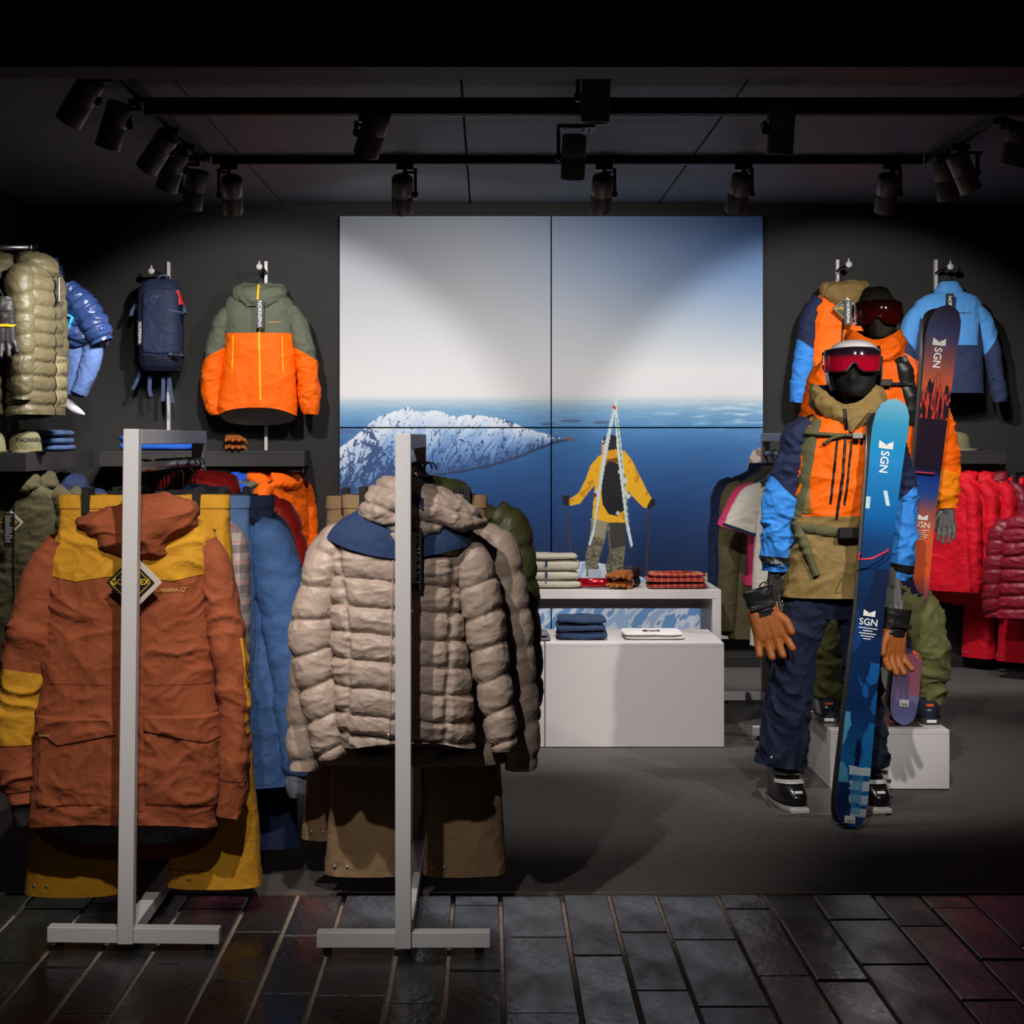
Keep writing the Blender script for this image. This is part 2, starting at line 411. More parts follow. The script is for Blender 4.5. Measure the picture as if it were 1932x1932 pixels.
def slate_material(k, rgb, rough):
    m = bpy.data.materials.new('dark_slate'); m.use_nodes = True; nt = m.node_tree; b = nt.nodes['Principled BSDF']
    tc = nt.nodes.new('ShaderNodeTexCoord')
    n1 = nt.nodes.new('ShaderNodeTexNoise'); n1.inputs['Scale'].default_value = 5+k; n1.inputs['Detail'].default_value = 9; n1.inputs['Roughness'].default_value = .62
    n2 = nt.nodes.new('ShaderNodeTexNoise'); n2.inputs['Scale'].default_value = 45; n2.inputs['Detail'].default_value = 6
    mp = nt.nodes.new('ShaderNodeMapping'); mp.inputs['Scale'].default_value = (1, .55, 1)
    nt.links.new(tc.outputs['Object'], mp.inputs[0])
    for n in (n1, n2): nt.links.new(mp.outputs[0], n.inputs['Vector'])
    cr = nt.nodes.new('ShaderNodeValToRGB'); cr.color_ramp.elements[0].position = .3; cr.color_ramp.elements[1].position = .75
    c = lin(rgb); cr.color_ramp.elements[0].color = (*(c*.6), 1); cr.color_ramp.elements[1].color = (*(c*1.5), 1)
    nt.links.new(n1.outputs[0], cr.inputs[0]); nt.links.new(cr.outputs[0], b.inputs['Base Color'])
    rr = nt.nodes.new('ShaderNodeMapRange'); rr.inputs[1].default_value = .35; rr.inputs[2].default_value = .68; rr.inputs[3].default_value = rough-.1; rr.inputs[4].default_value = rough+.16
    nt.links.new(n1.outputs[0], rr.inputs[0]); nt.links.new(rr.outputs[0], b.inputs['Roughness'])
    b.inputs['Specular IOR Level'].default_value = .6
    # layered cleft relief
    st = nt.nodes.new('ShaderNodeMath'); st.operation = 'MULTIPLY'; st.inputs[1].default_value = 5
    fl = nt.nodes.new('ShaderNodeMath'); fl.operation = 'FLOOR'
    ad = nt.nodes.new('ShaderNodeMath'); ad.operation = 'MULTIPLY_ADD'; ad.inputs[1].default_value = .22
    nt.links.new(n1.outputs[0], st.inputs[0]); nt.links.new(st.outputs[0], fl.inputs[0]); nt.links.new(fl.outputs[0], ad.inputs[0]); nt.links.new(n2.outputs[0], ad.inputs[2])
    bp = nt.nodes.new('ShaderNodeBump'); bp.inputs['Strength'].default_value = .5; bp.inputs['Distance'].default_value = .004
    nt.links.new(ad.outputs[0], bp.inputs['Height']); nt.links.new(bp.outputs[0], b.inputs['Normal'])
    return m
SLATE = [slate_material(k, c, r) for k, (c, r) in enumerate([((33, 32, 33), .32), ((28, 28, 31), .30), ((40, 37, 36), .36), ((30, 31, 33), .27)])]

# ================================================================== room shell
YB = 11.2; ZC = 2.93; XL = -2.9; XR = 3.7; YF = 5.64
tag(MB().box((XL, YF, -.06), (XR, YB+.1, 0)).build('floor', M_carpet), kind='structure')
tag(MB().box((XL-1.5, 1.2, -.10), (XR+1.5, YF, -.007)).build('floor_paving', M_grout), kind='structure')
paving = bpy.data.objects['floor_paving']
tag(MB().box((XL-1.5, YF-.012, -.03), (XR+1.5, YF+.004, .003), .001).build('trim_1', mat('brown_edge_strip', (92, 78, 70), .6)), kind='structure')
xs = [-.946]; wds = [.195, .149, .149]; k = 0
while xs[-1] < 3.2: xs.append(xs[-1]+wds[k % 3]); k += 1
k = 2; left = [-.946]
while left[-1] > -2.9: left.append(left[-1]-wds[k % 3]); k -= 1
xs = sorted(set(left[1:]))+xs
rr = random.Random(5)
joints = {945: [5.15, 4.47], 1061: [4.967, 4.35], 1152: [5.2, 4.65, 4.1], 1239: [5.13, 4.52]}
for a, b in zip(xs[:-1], xs[1:]):
    px = 920+a*594; js = None
    for q, v in joints.items():
        if abs(px-q) < 20: js = v
    if js is None:
        js = [YF-rr.uniform(.12, .6)]
    js = list(js)
    while js[-1] > 2.6: js.append(js[-1]-rr.uniform(.45, .72))
    ys = [YF-.014]+js
    for y1, y0 in zip(ys[:-1], ys[1:]):
        g = .0055; hz = rr.uniform(-.004, .0)
        o = MB().box((a-(a+b)/2+g, y0-(y0+y1)/2+g, -.03), (b-(a+b)/2-g, y1-(y0+y1)/2-g, hz), .003).build('slate_tile', rr.choice(SLATE), paving)
        o.location = ((a+b)/2, (y0+y1)/2, 0); o.rotation_euler = (rr.uniform(-.004, .004), rr.uniform(-.006, .006), 0)

tag(MB().box((XL, YB, 0), (XR, YB+.1, 3.3)).build('wall_back', M_wall), kind='structure')
tag(MB().box((XL-.1, YF, 0), (XL, YB+.1, 3.3)).build('wall_left', M_wall), kind='structure')
tag(MB().box((XR, YF, 0), (XR+.1, YB+.1, 3.3)).build('wall_right', M_wall), kind='structure')
ceil = tag(MB().box((XL-.1, YF, ZC+.03), (XR+.1, YB+.1, ZC+.10)).build('ceiling', M_ceilgap), kind='structure')
seams = [XL-.1, -2.49, -1.30, -.11, 1.08, 2.27, 3.46, XR+.1]
for a, b in zip(seams[:-1], seams[1:]):
    for y0, y1 in ((YF+.1, 8.3), (8.3, YB)):
        o = MB().box((a+.005, y0+.001, ZC), (b-.005, y1-.001, ZC+.03), .002).build('ceiling_panel', M_ceil, ceil)
# soffit across the shop front, it carries the ceiling edge
tag(MB().box((XL-1.5, 5.75, 2.655), (XR+1.5, 5.95, 3.6), .004).build('trim_2', mat('black_soffit', (30, 28, 28), .7)), kind='structure')
tag(MB().box((XL, YB-.015, 0), (XR, YB, .07), .003).build('baseboard_back', mat('black_baseboard', (30, 29, 29), .6)), kind='structure')

# ================================================================== big wall print
def in_poly(x, y, poly):
    poly = np.asarray(poly, float); r = np.zeros(x.shape, bool); j = len(poly)-1
    for i in range(len(poly)):
        xi, yi = poly[i]; xj, yj = poly[j]
        if yi != yj:
            c = ((yi > y) != (yj > y)) & (x < (xj-xi)*(y-yi)/(yj-yi)+xi); r ^= c
        j = i
    return r
def poster_colour(x, y):
    C = np.zeros(x.shape+(3,))
    def put(mask, col):
        a = mask[..., None].astype(float) if mask.dtype == bool else mask[..., None]
        C[:] = C*(1-a)+np.asarray(col, float)*a
    def ramp(t, ks): 
        ts = [k[0] for k in ks]; return np.stack([np.interp(t, ts, [k[1][c] for k in ks]) for c in range(3)], -1)
    rt = np.clip((x-900)/500, 0, 1)
    skyl = ramp(y, [(407, (158, 164, 178)), (560, (186, 188, 194)), (680, (214, 213, 216)), (745, (226, 224, 226)), (758, (206, 212, 220))])
    skyr = ramp(y, [(407, (82, 118, 176)), (520, (116, 146, 190)), (640, (186, 196, 208)), (700, (222, 222, 224)), (745, (224, 222, 226)), (758, (196, 208, 222))])
    C[:] = skyl*(1-rt[..., None])+skyr*rt[..., None]
    sea = ramp(y, [(752, (176, 196, 212)), (775, (128, 170, 204)), (805, (84, 138, 190)), (845, (54, 106, 164)), (900, (40, 84, 142)), (980, (27, 60, 112)), (1060, (20, 42, 82)), (1210, (18, 36, 70))])
    q = np.stack([x/46, y/7, 0*x], -1); wv = fbm(q, 4)
    sea = sea*(1+.10*wv[..., None])
    gl = np.clip(fbm(np.stack([x/60+9, y/9, 0*x+3], -1), 3)*2.2, 0, 1)*np.exp(-((y-785)/26)**2)*sstep(1150, 1400, x)
    sea = sea+gl[..., None]*np.array([120, 90, 60])
    put(y > 755+1.2*perlin(np.stack([x/40, 0*x, 0*x], -1)), 0); m = y > 755
    C[:] = np.where(m[..., None], sea, C)
    hz = np.exp(-((y-757)/9)**2)*.55; put(hz, (200, 208, 216))
    # small far islands
    for (a, b, c) in ((1058, 1098, 794), (1020, 1046, 800), (1120, 1150, 797)):
        put(((x-(a+b)/2)/((b-a)/2))**2+((y-c)/2.6)**2 < 1+.5*perlin(np.stack([x/6, y/3, 0*x], -1)), (88, 104, 140))
    # snow mountain
    n1 = fbm(np.stack([x/30, y/22, 0*x+5], -1), 5)
    top = np.interp(x, [640, 668, 690, 702, 716, 745, 770, 782, 800, 815, 838, 862, 880, 915, 950, 968, 985, 1010, 1040, 1062, 1084], [846, 826, 806, 796, 786, 776, 767, 775, 778, 774, 778, 787, 783, 785, 790, 797, 806, 813, 821, 826, 829])
    bot = np.interp(x, [640, 700, 760, 815, 870, 930, 985, 1020, 1050, 1084], [962, 944, 918, 900, 892, 880, 862, 847, 836, 830])
    mtn = (y > top+2*n1) & (y < bot+3*n1) & (x < 1083)
    h = (y-top)/(bot-top+1e-6)
    slope = fbm(np.stack([(x+y*.6)/26, (y-x*.3)/60, 0*x+8], -1), 5)
    snow = ramp(np.clip(h+.35*slope, 0, 1), [(0, (226, 232, 242)), (.25, (196, 212, 234)), (.5, (134, 168, 214)), (.75, (84, 124, 182)), (1, (58, 92, 148))])
    C[:] = np.where(mtn[..., None], snow, C)
    gul = ridged(np.stack([(x+.45*y)/11, (y-.3*x)/30, 0*x+2], -1)); fine = fbm(np.stack([x/4.5, y/4.5, 0*x+4], -1), 4)
    rock = .55*gul+.75*fine+.45*n1
    edge = np.exp(-np.abs(y-top)/6.)
    near = in_poly(x, y, [(640, 858), (664, 838), (697, 804), (722, 846), (745, 880), (770, 925), (640, 962)])
    T = .55-.46*np.clip(h, 0, 1)**1.4-.30*edge*(n1 > -.02)+.14*np.exp(-((x-830)/45)**2-((y-795)/16)**2)-.26*near
    put(sstep(0, .10, rock-T)*mtn*.9, (30, 46, 84))
    put(sstep(-.14, .0, rock-T)*mtn*.35, (96, 132, 188))
    put((mtn & (y > bot-5))*.8, (44, 58, 88))
    put(in_poly(x, y, [(1062, 828), (1072, 825), (1084, 829), (1074, 832)]), (120, 96, 88))
    put(in_poly(x, y, [(640, 806), (662, 811), (682, 814), (668, 818), (640, 820)]), (84, 110, 156))
    # cliff at the right edge
    cl = in_poly(x, y, [(1440, 842), (1420, 850), (1412, 866), (1410, 890), (1402, 925), (1420, 960), (1440, 990)])
    put(cl, (168, 150, 140)); put(cl & (n1 > .1), (110, 96, 92)); 
    # snow at the skier's feet and rocks
    fg = y > np.interp(x, [640, 960, 1050, 1100, 1150, 1200, 1260, 1320, 1370, 1440], [1062, 1062, 1056, 1058, 1066, 1086, 1100, 1084, 1068, 1058])+4*n1
    put(fg, (196, 206, 222)); put(fg & (slope > .08), (150, 176, 212)); put(fg & (x > 1320) & (rock > .6), (92, 80, 78)); put(fg & (x > 1320) & (rock <= .6), (176, 164, 156))
    put(fg & (y > 1120) & (slope < -.12), (104, 144, 196))
    # ----- skier
    YE = (236, 176, 30); YD = (206, 140, 22); BK = (30, 28, 34); KH = (122, 116, 92); KD = (84, 80, 66)
    def poly(p, c): put(in_poly(x, y, p), c)
    def line(p0, p1, w0, c):
        d = np.array(p1, float)-np.array(p0, float); L = np.hypot(*d); t = np.clip(((x-p0[0])*d[0]+(y-p0[1])*d[1])/L**2, 0, 1)
        put(np.hypot(x-p0[0]-t*d[0], y-p0[1]-t*d[1]) < w0/2, c)
    line((1068, 958), (1078, 1054), 3, (70, 54, 60)); line((1227, 958), (1218, 1080), 3, (70, 54, 60))
    # trousers
    poly([(1116, 978), (1178, 985), (1180, 1030), (1176, 1062), (1178, 1092), (1146, 1092), (1142, 1068), (1150, 1040), (1146, 1000), (1136, 1040), (1128, 1060), (1132, 1088), (1106, 1088), (1104, 1050), (1112, 1020)], KH)
    tf = in_poly(x, y, [(1104, 978), (1182, 985), (1182, 1092), (1104, 1092)]) & (ridged(np.stack([x/16, y/7, 0*x], -1)) > .45)
    put(tf & (np.abs(C[..., 0]-KH[0]) < 2), KD)
    poly([(1150, 985), (1180, 985), (1180, 1030), (1152, 1036)], (58, 56, 54)); poly([(1114, 978), (1146, 984), (1140, 1016), (1120, 1012)], (146, 140, 116))
    poly([(1110, 1074), (1134, 1074), (1136, 1100), (1108, 1100)], (170, 178, 190)); poly([(1146, 1080), (1174, 1080), (1180, 1100), (1144, 1100)], (120, 122, 130))
    # jacket
    poly([(1128, 862), (1150, 846), (1178, 850), (1192, 868), (1206, 896), (1222, 928), (1233, 946), (1230, 956), (1214, 958), (1196, 940), (1184, 926), (1180, 985), (1150, 986), (1117, 978), (1122, 914), (1106, 934), (1094, 950), (1076, 954), (1070, 944), (1092, 930), (1104, 906), (1114, 878)], YE)
    jm = in_poly(x, y, [(1070, 846), (1233, 846), (1233, 986), (1070, 986)]) & (fbm(np.stack([x/13, y/17, 0*x+1], -1), 3) > .16) & (np.abs(C[..., 0]-YE[0]) < 2)
    put(jm, YD)
    poly([(1134, 850), (1160, 842), (1176, 852), (1172, 870), (1138, 872)], (222, 150, 20)); poly([(1140, 868), (1168, 862), (1166, 872), (1142, 874)], (120, 76, 20))
    # mitts
    poly([(1062, 934), (1074, 936), (1074, 952), (1064, 954), (1061, 944)], BK); poly([(1228, 940), (1236, 942), (1236, 952), (1224, 962), (1220, 956)], BK)
    # pack
    poly([(1138, 880), (1150, 870), (1172, 876), (1180, 900), (1180, 930), (1178, 960), (1166, 974), (1148, 970), (1136, 950), (1134, 910)], BK)
    put((np.hypot(x-1160, y-955) < 17), (24, 24, 28)); put((np.hypot(x-1166, y-968) < 4) & (n1 > 0), (190, 190, 196))
    # head
    poly([(1134, 840), (1140, 824), (1152, 820), (1166, 824), (1168, 846), (1150, 850), (1138, 848)], (34, 30, 38)); poly([(1134, 838), (1140, 838), (1142, 852), (1136, 852)], (214, 160, 130))
    put(np.hypot(x-1137, y-833) < 2.4, (200, 200, 205))
    # skis
    SK = (196, 212, 214)
    poly([(1158, 748), (1163, 749), (1162, 768), (1146, 850), (1136, 910), (1128, 960), (1120, 1010), (1113, 1030), (1110, 1026), (1120, 990), (1128, 920), (1140, 840), (1157, 768)], SK)
    poly([(1160, 752), (1166, 748), (1164, 772), (1172, 840), (1180, 920), (1188, 1000), (1194, 1028), (1190, 1033), (1182, 1000), (1172, 920), (1164, 850), (1160, 790)], (206, 220, 218))
    line((1163, 790), (1186, 990), 2, (96, 140, 128)); line((1158, 768), (1160, 770), 6, (200, 60, 60))
    for (a, b) in ((1172, 890), (1178, 930), (1184, 936), (1126, 930), (1178, 906)): put(np.hypot(x-a, y-b) < 5+2*n1*3, (206, 208, 212))
    put(np.hypot(x-1122, y-934) < 4, (120, 40, 44))
    return lin(np.clip(C, 0, 255))
YP = 11.15
pr = thing('wall_print', 'huge four panel print of a skier above a fjord on the black back wall', 'wall print', (X(1040, YP), YP, Z(1207, YP)))
M_print = mat('printed_panel', (200, 200, 200), .62, attr='Col', spec=.3)
NG = 300
for (a, b) in ((640, 1040), (1040, 1440)):
    for (c, d) in ((407, 807), (807, 1207)):
        gx = np.linspace(a+1.2, b-1.2, NG); gy = np.linspace(c+1.2, d-1.2, NG); GX, GY = np.meshgrid(gx, gy)
        pts = np.stack([X(GX, YP)-pr.location[0], 0*GX-.012, Z(GY, YP)-pr.location[2]], -1)
        # printed front plus a rim folded back to the wall
        ring = np.zeros((NG+2, NG+2, 3)); ring[1:-1, 1:-1] = pts
        ring[0, 1:-1] = pts[0]; ring[-1, 1:-1] = pts[-1]; ring[:, 0] = ring[:, 1]; ring[:, -1] = ring[:, -2]
        ring[0, :, 1] = ring[-1, :, 1] = .03; ring[:, 0, 1] = ring[:, -1, 1] = .03
        colr = np.zeros((NG+2, NG+2, 4)); colr[..., 3] = 1; colr[..., :3] = lin((20, 40, 70)); colr[1:-1, 1:-1, :3] = poster_colour(GX, GY)
        me = quads_mesh('print_panel', ring, grid_faces(NG+2, NG+2))
        at = me.color_attributes.new('Col', 'FLOAT_COLOR', 'POINT'); at.data.foreach_set('color', colr.astype(np.float32).ravel())
        link('print_panel', me, M_print, pr, False)

# ================================================================== ceiling tracks and spotlights
ZT = 2.885
def track(name, label, a, b, w_=.036, h=.045):
    a = Vector(a); b = Vector(b); d = (b-a).normalized(); s = Vector((-d.y, d.x, 0))*w_/2
    t = thing(name, label, 'light track', a, 0, 'black ceiling tracks')
    mb = MB(); V = []
    for p in (a, b):
        for sx, z in ((-1, 0), (-1, h), (1, h), (1, 0), (.45, 0), (.45, h*.5), (-.45, h*.5), (-.45, 0)): V.append(p-a+s*sx+Vector((0, 0, z)))
    F = [(k, (k+1) % 8, 8+(k+1) % 8, 8+k) for k in range(8)]
    F += [(0, 7, 6, 1), (1, 6, 5, 2), (2, 5, 4, 3)]; F += [tuple(8+k for k in reversed(f)) for f in F[8:11]]
    mb.add(V, F); mb.build('rail', M_trackm, t)
    mb = MB(); mb.box((-w_*.6, -.03, h), (w_*.6, .03, ZC-ZT)); mb.build('ceiling_mount', M_trackm, t)
    o = MB().box((-w_*.6, -.03, h), (w_*.6, .03, ZC-ZT)).build('ceiling_mount', M_trackm, t); o.location = (b-a)*.98
    return t
XTL, XTR, YTB, YTF = -1.474, 2.31, 9.29, 7.46
track('light_track', 'long black track crossing the ceiling nearest the print', (XTL+.03, YTB, ZT), (XTR-.03, YTB, ZT))
track('light_track', 'long black track crossing the ceiling nearer the shop front', (XTL+.03, YTF, ZT-.075), (XR-.1, YTF, ZT-.075), .05, .07)
track('light_track', 'black track running back along the left ceiling side', (XTL, 6.3, ZT), (XTL, YTB, ZT))
track('light_track', 'black track running back along the right ceiling side', (XTR, 6.3, ZT), (XTR, YTB, ZT))
track('light_track', 'short black track piece in the middle of the ceiling', (.47, 6.3, ZT), (.47, 8.4, ZT))

def lathe(prof, n=28):
    V = []; F = []
    for r, z in prof:
        for j in range(n): V.append((r*math.cos(2*math.pi*j/n), r*math.sin(2*math.pi*j/n), z))
    for k in range(len(prof)-1):
        for j in range(n): F.append((k*n+j, (k+1)*n+j, (k+1)*n+(j+1) % n, k*n+(j+1) % n))
    return V, F
LENS = mat('lamp_lens', (225, 222, 215), .2)
_can = {}
def spotlight(label, px, py, Y, track_x, track_y, aim, side=1, watts=0, cone=60, blend=.6, can_aim=None, tz=None, color=(1, .97, .935)):
    c = Vector(P(px, py, Y)); tp = Vector((track_x, track_y, (ZT if tz is None else tz)))
    t = thing('track_spotlight', label, 'spotlight', tp, 0, 'cylindrical track spotlights')
    if not _can:
        def mk(nm, prof):
            V, F = lathe(prof); me = bpy.data.meshes.new(nm); me.from_pydata(V, [], F); me.update(); return me
        _can['housing'] = mk('housing', [(.0, .1), (.04, .1), (.052, .098), (.055, .094), (.055, .004), (.0535, .002), (.0535, -.002), (.055, -.004), (.055, -.094), (.055, -.1), (.050, -.1), (.050, -.075), (.0, -.072)])
        _can['lens'] = mk('lens', [(.0, -.0735), (.044, -.0735), (.046, -.076), (.0, -.0762)])
        _can['rear_cap'] = mk('rear_cap', [(.0, .1015), (.036, .1015), (.038, .1)])
    q = ((Vector(can_aim) if can_aim else Vector(aim))-c).to_track_quat('-Z', 'Y')
    for nm, m in (('housing', M_can), ('lens', LENS), ('rear_cap', M_black)):
        o = link(nm, _can[nm], m, t); o.location = c-tp; o.rotation_mode = 'QUATERNION'; o.rotation_quaternion = q
    # adapter, arm and pivot
    mb = MB(); mb.box((-.045, -.018, -.03), (.045, .018, .0), .002); mb.build('track_adapter', M_black, t)
    r = c-tp; sx = r.x+side*.068
    mb = MB(); mb.box((min(0, sx)-.008, -.012, -.052), (max(0, sx)+.008, .012, -.036)); mb.box((-.01, -.012, -.05), (.01, .012, -.02))
    mb.box((sx-.008, min(-.012, r.y-.012), -.052), (sx+.008, max(.012, r.y+.012), -.036))
    mb.box((sx-.008, r.y-.012, r.z-.02), (sx+.008, r.y+.012, -.036)); mb.build('arm', M_black, t)
    mb = MB(); mb.tube([(sx-side*.016, r.y, r.z), (sx+side*.014, r.y, r.z)], .013, 12); mb.build('pivot', M_black, t)
    if watts:
        l = spot_light('spotlight_beam', c+(Vector(aim)-c).normalized()*.10, aim, watts, cone, blend, color, .03)
        l.parent = t; l.location = l.location-tp
    return t
ZW = 1.5
# lamps on the rear track
spotlight('track spotlight above the orange hooded jacket on the left wall', 438, 368, 9.2, X(432, 9.29), YTB, (-1.45, 11.1, 1.3), -1, 130, 88, .35, can_aim=(-1.45, 10.6, 1.0))
spotlight('track spotlight in front of the left half of the print', 759, 367, 9.2, X(764, 9.29), YTB, (-.42, 11.15, 1.75), 1, 92, 108, .7, can_aim=(-.50, 10.4, 1.2))
spotlight('rear track spotlight hanging left of the skier in the print', 1135, 366, 9.2, X(1140, 9.29), YTB, (.72, 11.15, 1.65), 1, 58, 105, .7, can_aim=(.52, 10.4, 1.2))
spotlight('track spotlight tilted left before the right half of the print', 1394, 365, 9.2, X(1403, 9.29), YTB, (1.15, 11.15, 1.4), 1, 46, 95, .6, can_aim=(1.05, 10.3, 1.0))
spotlight('track spotlight right of the print above the wall jackets', 1673, 365, 9.2, X(1682, 9.29), YTB, (2.25, 11.1, 1.35), 1, 150, 85, .35, can_aim=(2.1, 10.4, 1.0))
# front track
spotlight('large track spotlight tilted left on the front track', 703, 250, 7.4, X(697, 7.46), YTF, (-.55, 6.0, .9), -1, 0, 60, .6, can_aim=(-.90, 8.0, 1.6), tz=ZT-.075)
spotlight('upright track spotlight on the right of the front track', 1474, 246, 7.4, X(1468, 7.46), YTF, (1.2, 8.8, 1.0), -1, 0, 60, .6, can_aim=(1.15, 7.65, 1.0), tz=ZT-.075)
# middle track
spotlight('track spotlight hanging from the short middle track', 1082, 296, 8.0, .47, 7.9, (.35, 8.9, .6), -1, 120, 70, .7, can_aim=(.33, 8.5, 1.0))
spotlight('nearest dark spotlight overlapping the soffit edge', 1124, 182, 6.75, .44, 6.7, (.55, 7.6, .0), -1, 80, 70, .8, can_aim=(.36, 6.9, .8))
# left track
LT = [('dark left spotlight nearest the shop front', 152, 190, 6.95, (-2.4, 7.3, 1.6)), ('second dark spotlight along the left track', 215, 236, 7.55, (-2.1, 7.9, 1.4)),
      ('third spotlight along the left track, overlapping its neighbour', 297, 287, 8.25, (-2.5, 8.9, 1.6)), ('fourth spotlight along the left track, half hidden', 325, 322, 8.7, (-2.1, 9.2, 1.4)),
      ('fifth spotlight along the left track, beside the corner', 368, 358, 9.05, (-1.9, 9.6, 1.2))]
for i, (lb, px, py, Y, ca) in enumerate(LT):
    am = [(-1.0, 5.6, .9), (-1.0, 6.2, 1.0), (-2.5, 9.8, 1.2), (-2.35, 9.9, 1.7), (-2.5, 9.95, 1.42)][i]
    spotlight(lb, px, py, Y, XTL, Y-.05, am, 1 if i != 4 else -1, [0, 0, 110, 110, 110][i], 70, .6, can_aim=ca)
# right track
for i, (lb, px, py, Y, ca, am, wt) in enumerate([
    ('right track spotlight closest to the track corner', 1785, 340, 9.0, (2.6, 9.4, 1.2), (2.75, 10.8, 1.1), 75),
    ('right track spotlight leaning out to the right', 1818, 325, 8.7, (2.95, 9.0, 1.6), (2.9, 10.6, .6), 55),
    ('spotlight cut off by the right picture edge', 1918, 272, 8.0, (2.1, 8.3, 1.2), (1.9, 8.0, 1.0), 60)]):
    spotlight(lb, px, py, Y, XTR, Y-.05, am, 1, wt, 70, .6, can_aim=ca)

# ================================================================== garment racks
def rack(label, x, y0, y1, hgt=1.475, foot=.243, lean=0., fshift=0.):
    t = thing('garment_rack', label, 'garment rack', (x, y0, 0), 0, 'white garment racks'); t.rotation_euler = (0, lean, 0)
    L = y1-y0; p = .044
    for yy in (0, L-p):
        MB().box((-p/2, yy, .022), (p/2, yy+p, hgt), .002).build('post', M_white, t)
    MB().box((-p/2, p, hgt-p), (p/2, L-p, hgt-.0005), .002).build('top_bar', M_white, t)
    for yy, s in ((.012, -1), (L-p-.012, 1)):
        MB().box((-foot+fshift, yy, .022), (-p/2, yy+p, .022+p), .002).build('foot_bar', M_white, t)
        MB().box((p/2, yy, .022), (foot+fshift, yy+p, .022+p), .002).build('foot_bar', M_white, t)
        for sx in (-1, 1):
            MB().tube([(sx*(foot-.03)+fshift, yy+p/2, -.004+.004), (sx*(foot-.03)+fshift, yy+p/2, .023)], .012, 10).build('leveling_foot', M_black, t)
    MB().box((-p/2, p, .022), (p/2, L-p, .022+p), .002).build('base_bar', M_white, t)
    mb = MB(); mb.tube([(0, p, hgt-.109), (0, L-p, hgt-.109)], .0145, 14); mb.build('hanging_rail', M_steel, t, True)
    return t
rack('white steel garment rack holding the rust and yellow parka', -1.022, 4.985, 6.19, lean=.012, fshift=.02)
rack('white steel garment rack holding the beige down jacket', -.236, 4.94, 6.16, 1.462, foot=.243)
rack('white steel garment rack behind the mannequins and the display table', 1.515, 8.46, 9.68, 1.475)
RZ1, RZ2, RZ3 = 1.366, 1.353, 1.366

# ================================================================== display table, cubes, plinth
def hollow_block(name, label, a, b, cat, bev=.003, group=None):
    t = thing(name, label, cat, ((a[0]+b[0])/2, (a[1]+b[1])/2, a[2]), 0, group); o = Vector(t.location)
    A = Vector(a)-o; B = Vector(b)-o; k = .019
    MB().box((A.x, A.y, B.z-k), (B.x, B.y, B.z), bev*.5).build('top_panel', M_lam, t)
    MB().box((A.x, A.y, A.z+.004), (B.x, A.y+k, B.z-k-.0006), .001).build('front_panel', M_lam, t)
    MB().box((A.x, B.y-k, A.z+.004), (B.x, B.y, B.z-k-.0006), .001).build('back_panel', M_lam, t)
    MB().box((A.x, A.y+k, A.z+.004), (A.x+k, B.y-k, B.z-k-.0006), .001).build('side_panel', M_lam, t)
    MB().box((B.x-k, A.y+k, A.z+.004), (B.x, B.y-k, B.z-k-.0006), .001).build('side_panel', M_lam, t)
    MB().box((A.x+.02, A.y+.02, A.z), (B.x-.02, B.y-.02, A.z+.004)).build('base', M_black, t)
    return t
hollow_block('display_cube', 'white display cube with navy trousers and a white shirt on top', (.270, 8.28, 0), (1.106, 8.88, .49), 'display cube', group='white low display cubes')
hollow_block('display_cube', 'white display cube mostly hidden behind the beige down jackets', (-.570, 8.28, 0), (.266, 8.88, .49), 'display cube', group='white low display cubes')
tb = thing('display_table', 'white display table behind the cubes with folded pullovers on top', 'table', (.29, 9.15, 0))
TT = .685
MB().box((-.885, -.25, TT-.045), (.885, .25, TT), .002).build('table_top', M_lam, tb)
for s in (-1, 1): MB().box((s*.885-(.045 if s > 0 else 0), -.25, 0), (s*.885+(0 if s > 0 else .045), .25, TT-.0455), .002).build('side_leg', M_lam, tb)
MB().box((-.84, .19, TT-.135), (.84, .21, TT-.0455), .001).build('apron', mat('shaded_laminate', (150, 146, 144), .5), tb)  # laminate greyed to hold the shade under the table top
hollow_block('plinth', 'white plinth block under the mannequin with the orange jacket', (1.412, 7.29, 0), (1.902, 7.80, .247), 'plinth')

# ================================================================== wall shelves, uprights, rails
def shelf(label, x0, x1, y0, y1, z0, z1):
    t = thing('wall_shelf', label, 'shelf', ((x0+x1)/2, (y0+y1)/2, z0), 0, 'black wall shelves'); cx, cy = t.location[0], t.location[1]
    MB().box((x0-cx, y0-cy, z1-z0-.018), (x1-cx, y1-cy, z1-z0), .001).build('board', M_dshelf, t)
    MB().box((x0-cx, y0-cy, 0), (x1-cx, y0-cy+.018, z1-z0-.0186), .001).build('front_panel', M_dshelf, t)
    for a in (x0-cx, x1-cx-.018): MB().box((a, y0-cy+.018, 0), (a+.018, y1-cy, z1-z0-.0186), .001).build('side_panel', M_dshelf, t)
    return t
ZS1 = Z(850, 10.9); ZS0 = Z(880, 10.9)
shelf('black wall shelf carrying brown gloves under the orange jacket', X(187, 10.85), X(574, 10.85), 10.85, 11.18, ZS0, ZS1)
shelf('black side wall shelf carrying caps and blue pullovers', XL+.01, -2.40, 9.2, 10.8, ZS0, ZS1)
shelf('black wall shelf above the red garments at the right', X(1700, 10.85), X(1898, 10.85), 10.85, 11.18, Z(875, 10.9), Z(850, 10.9))
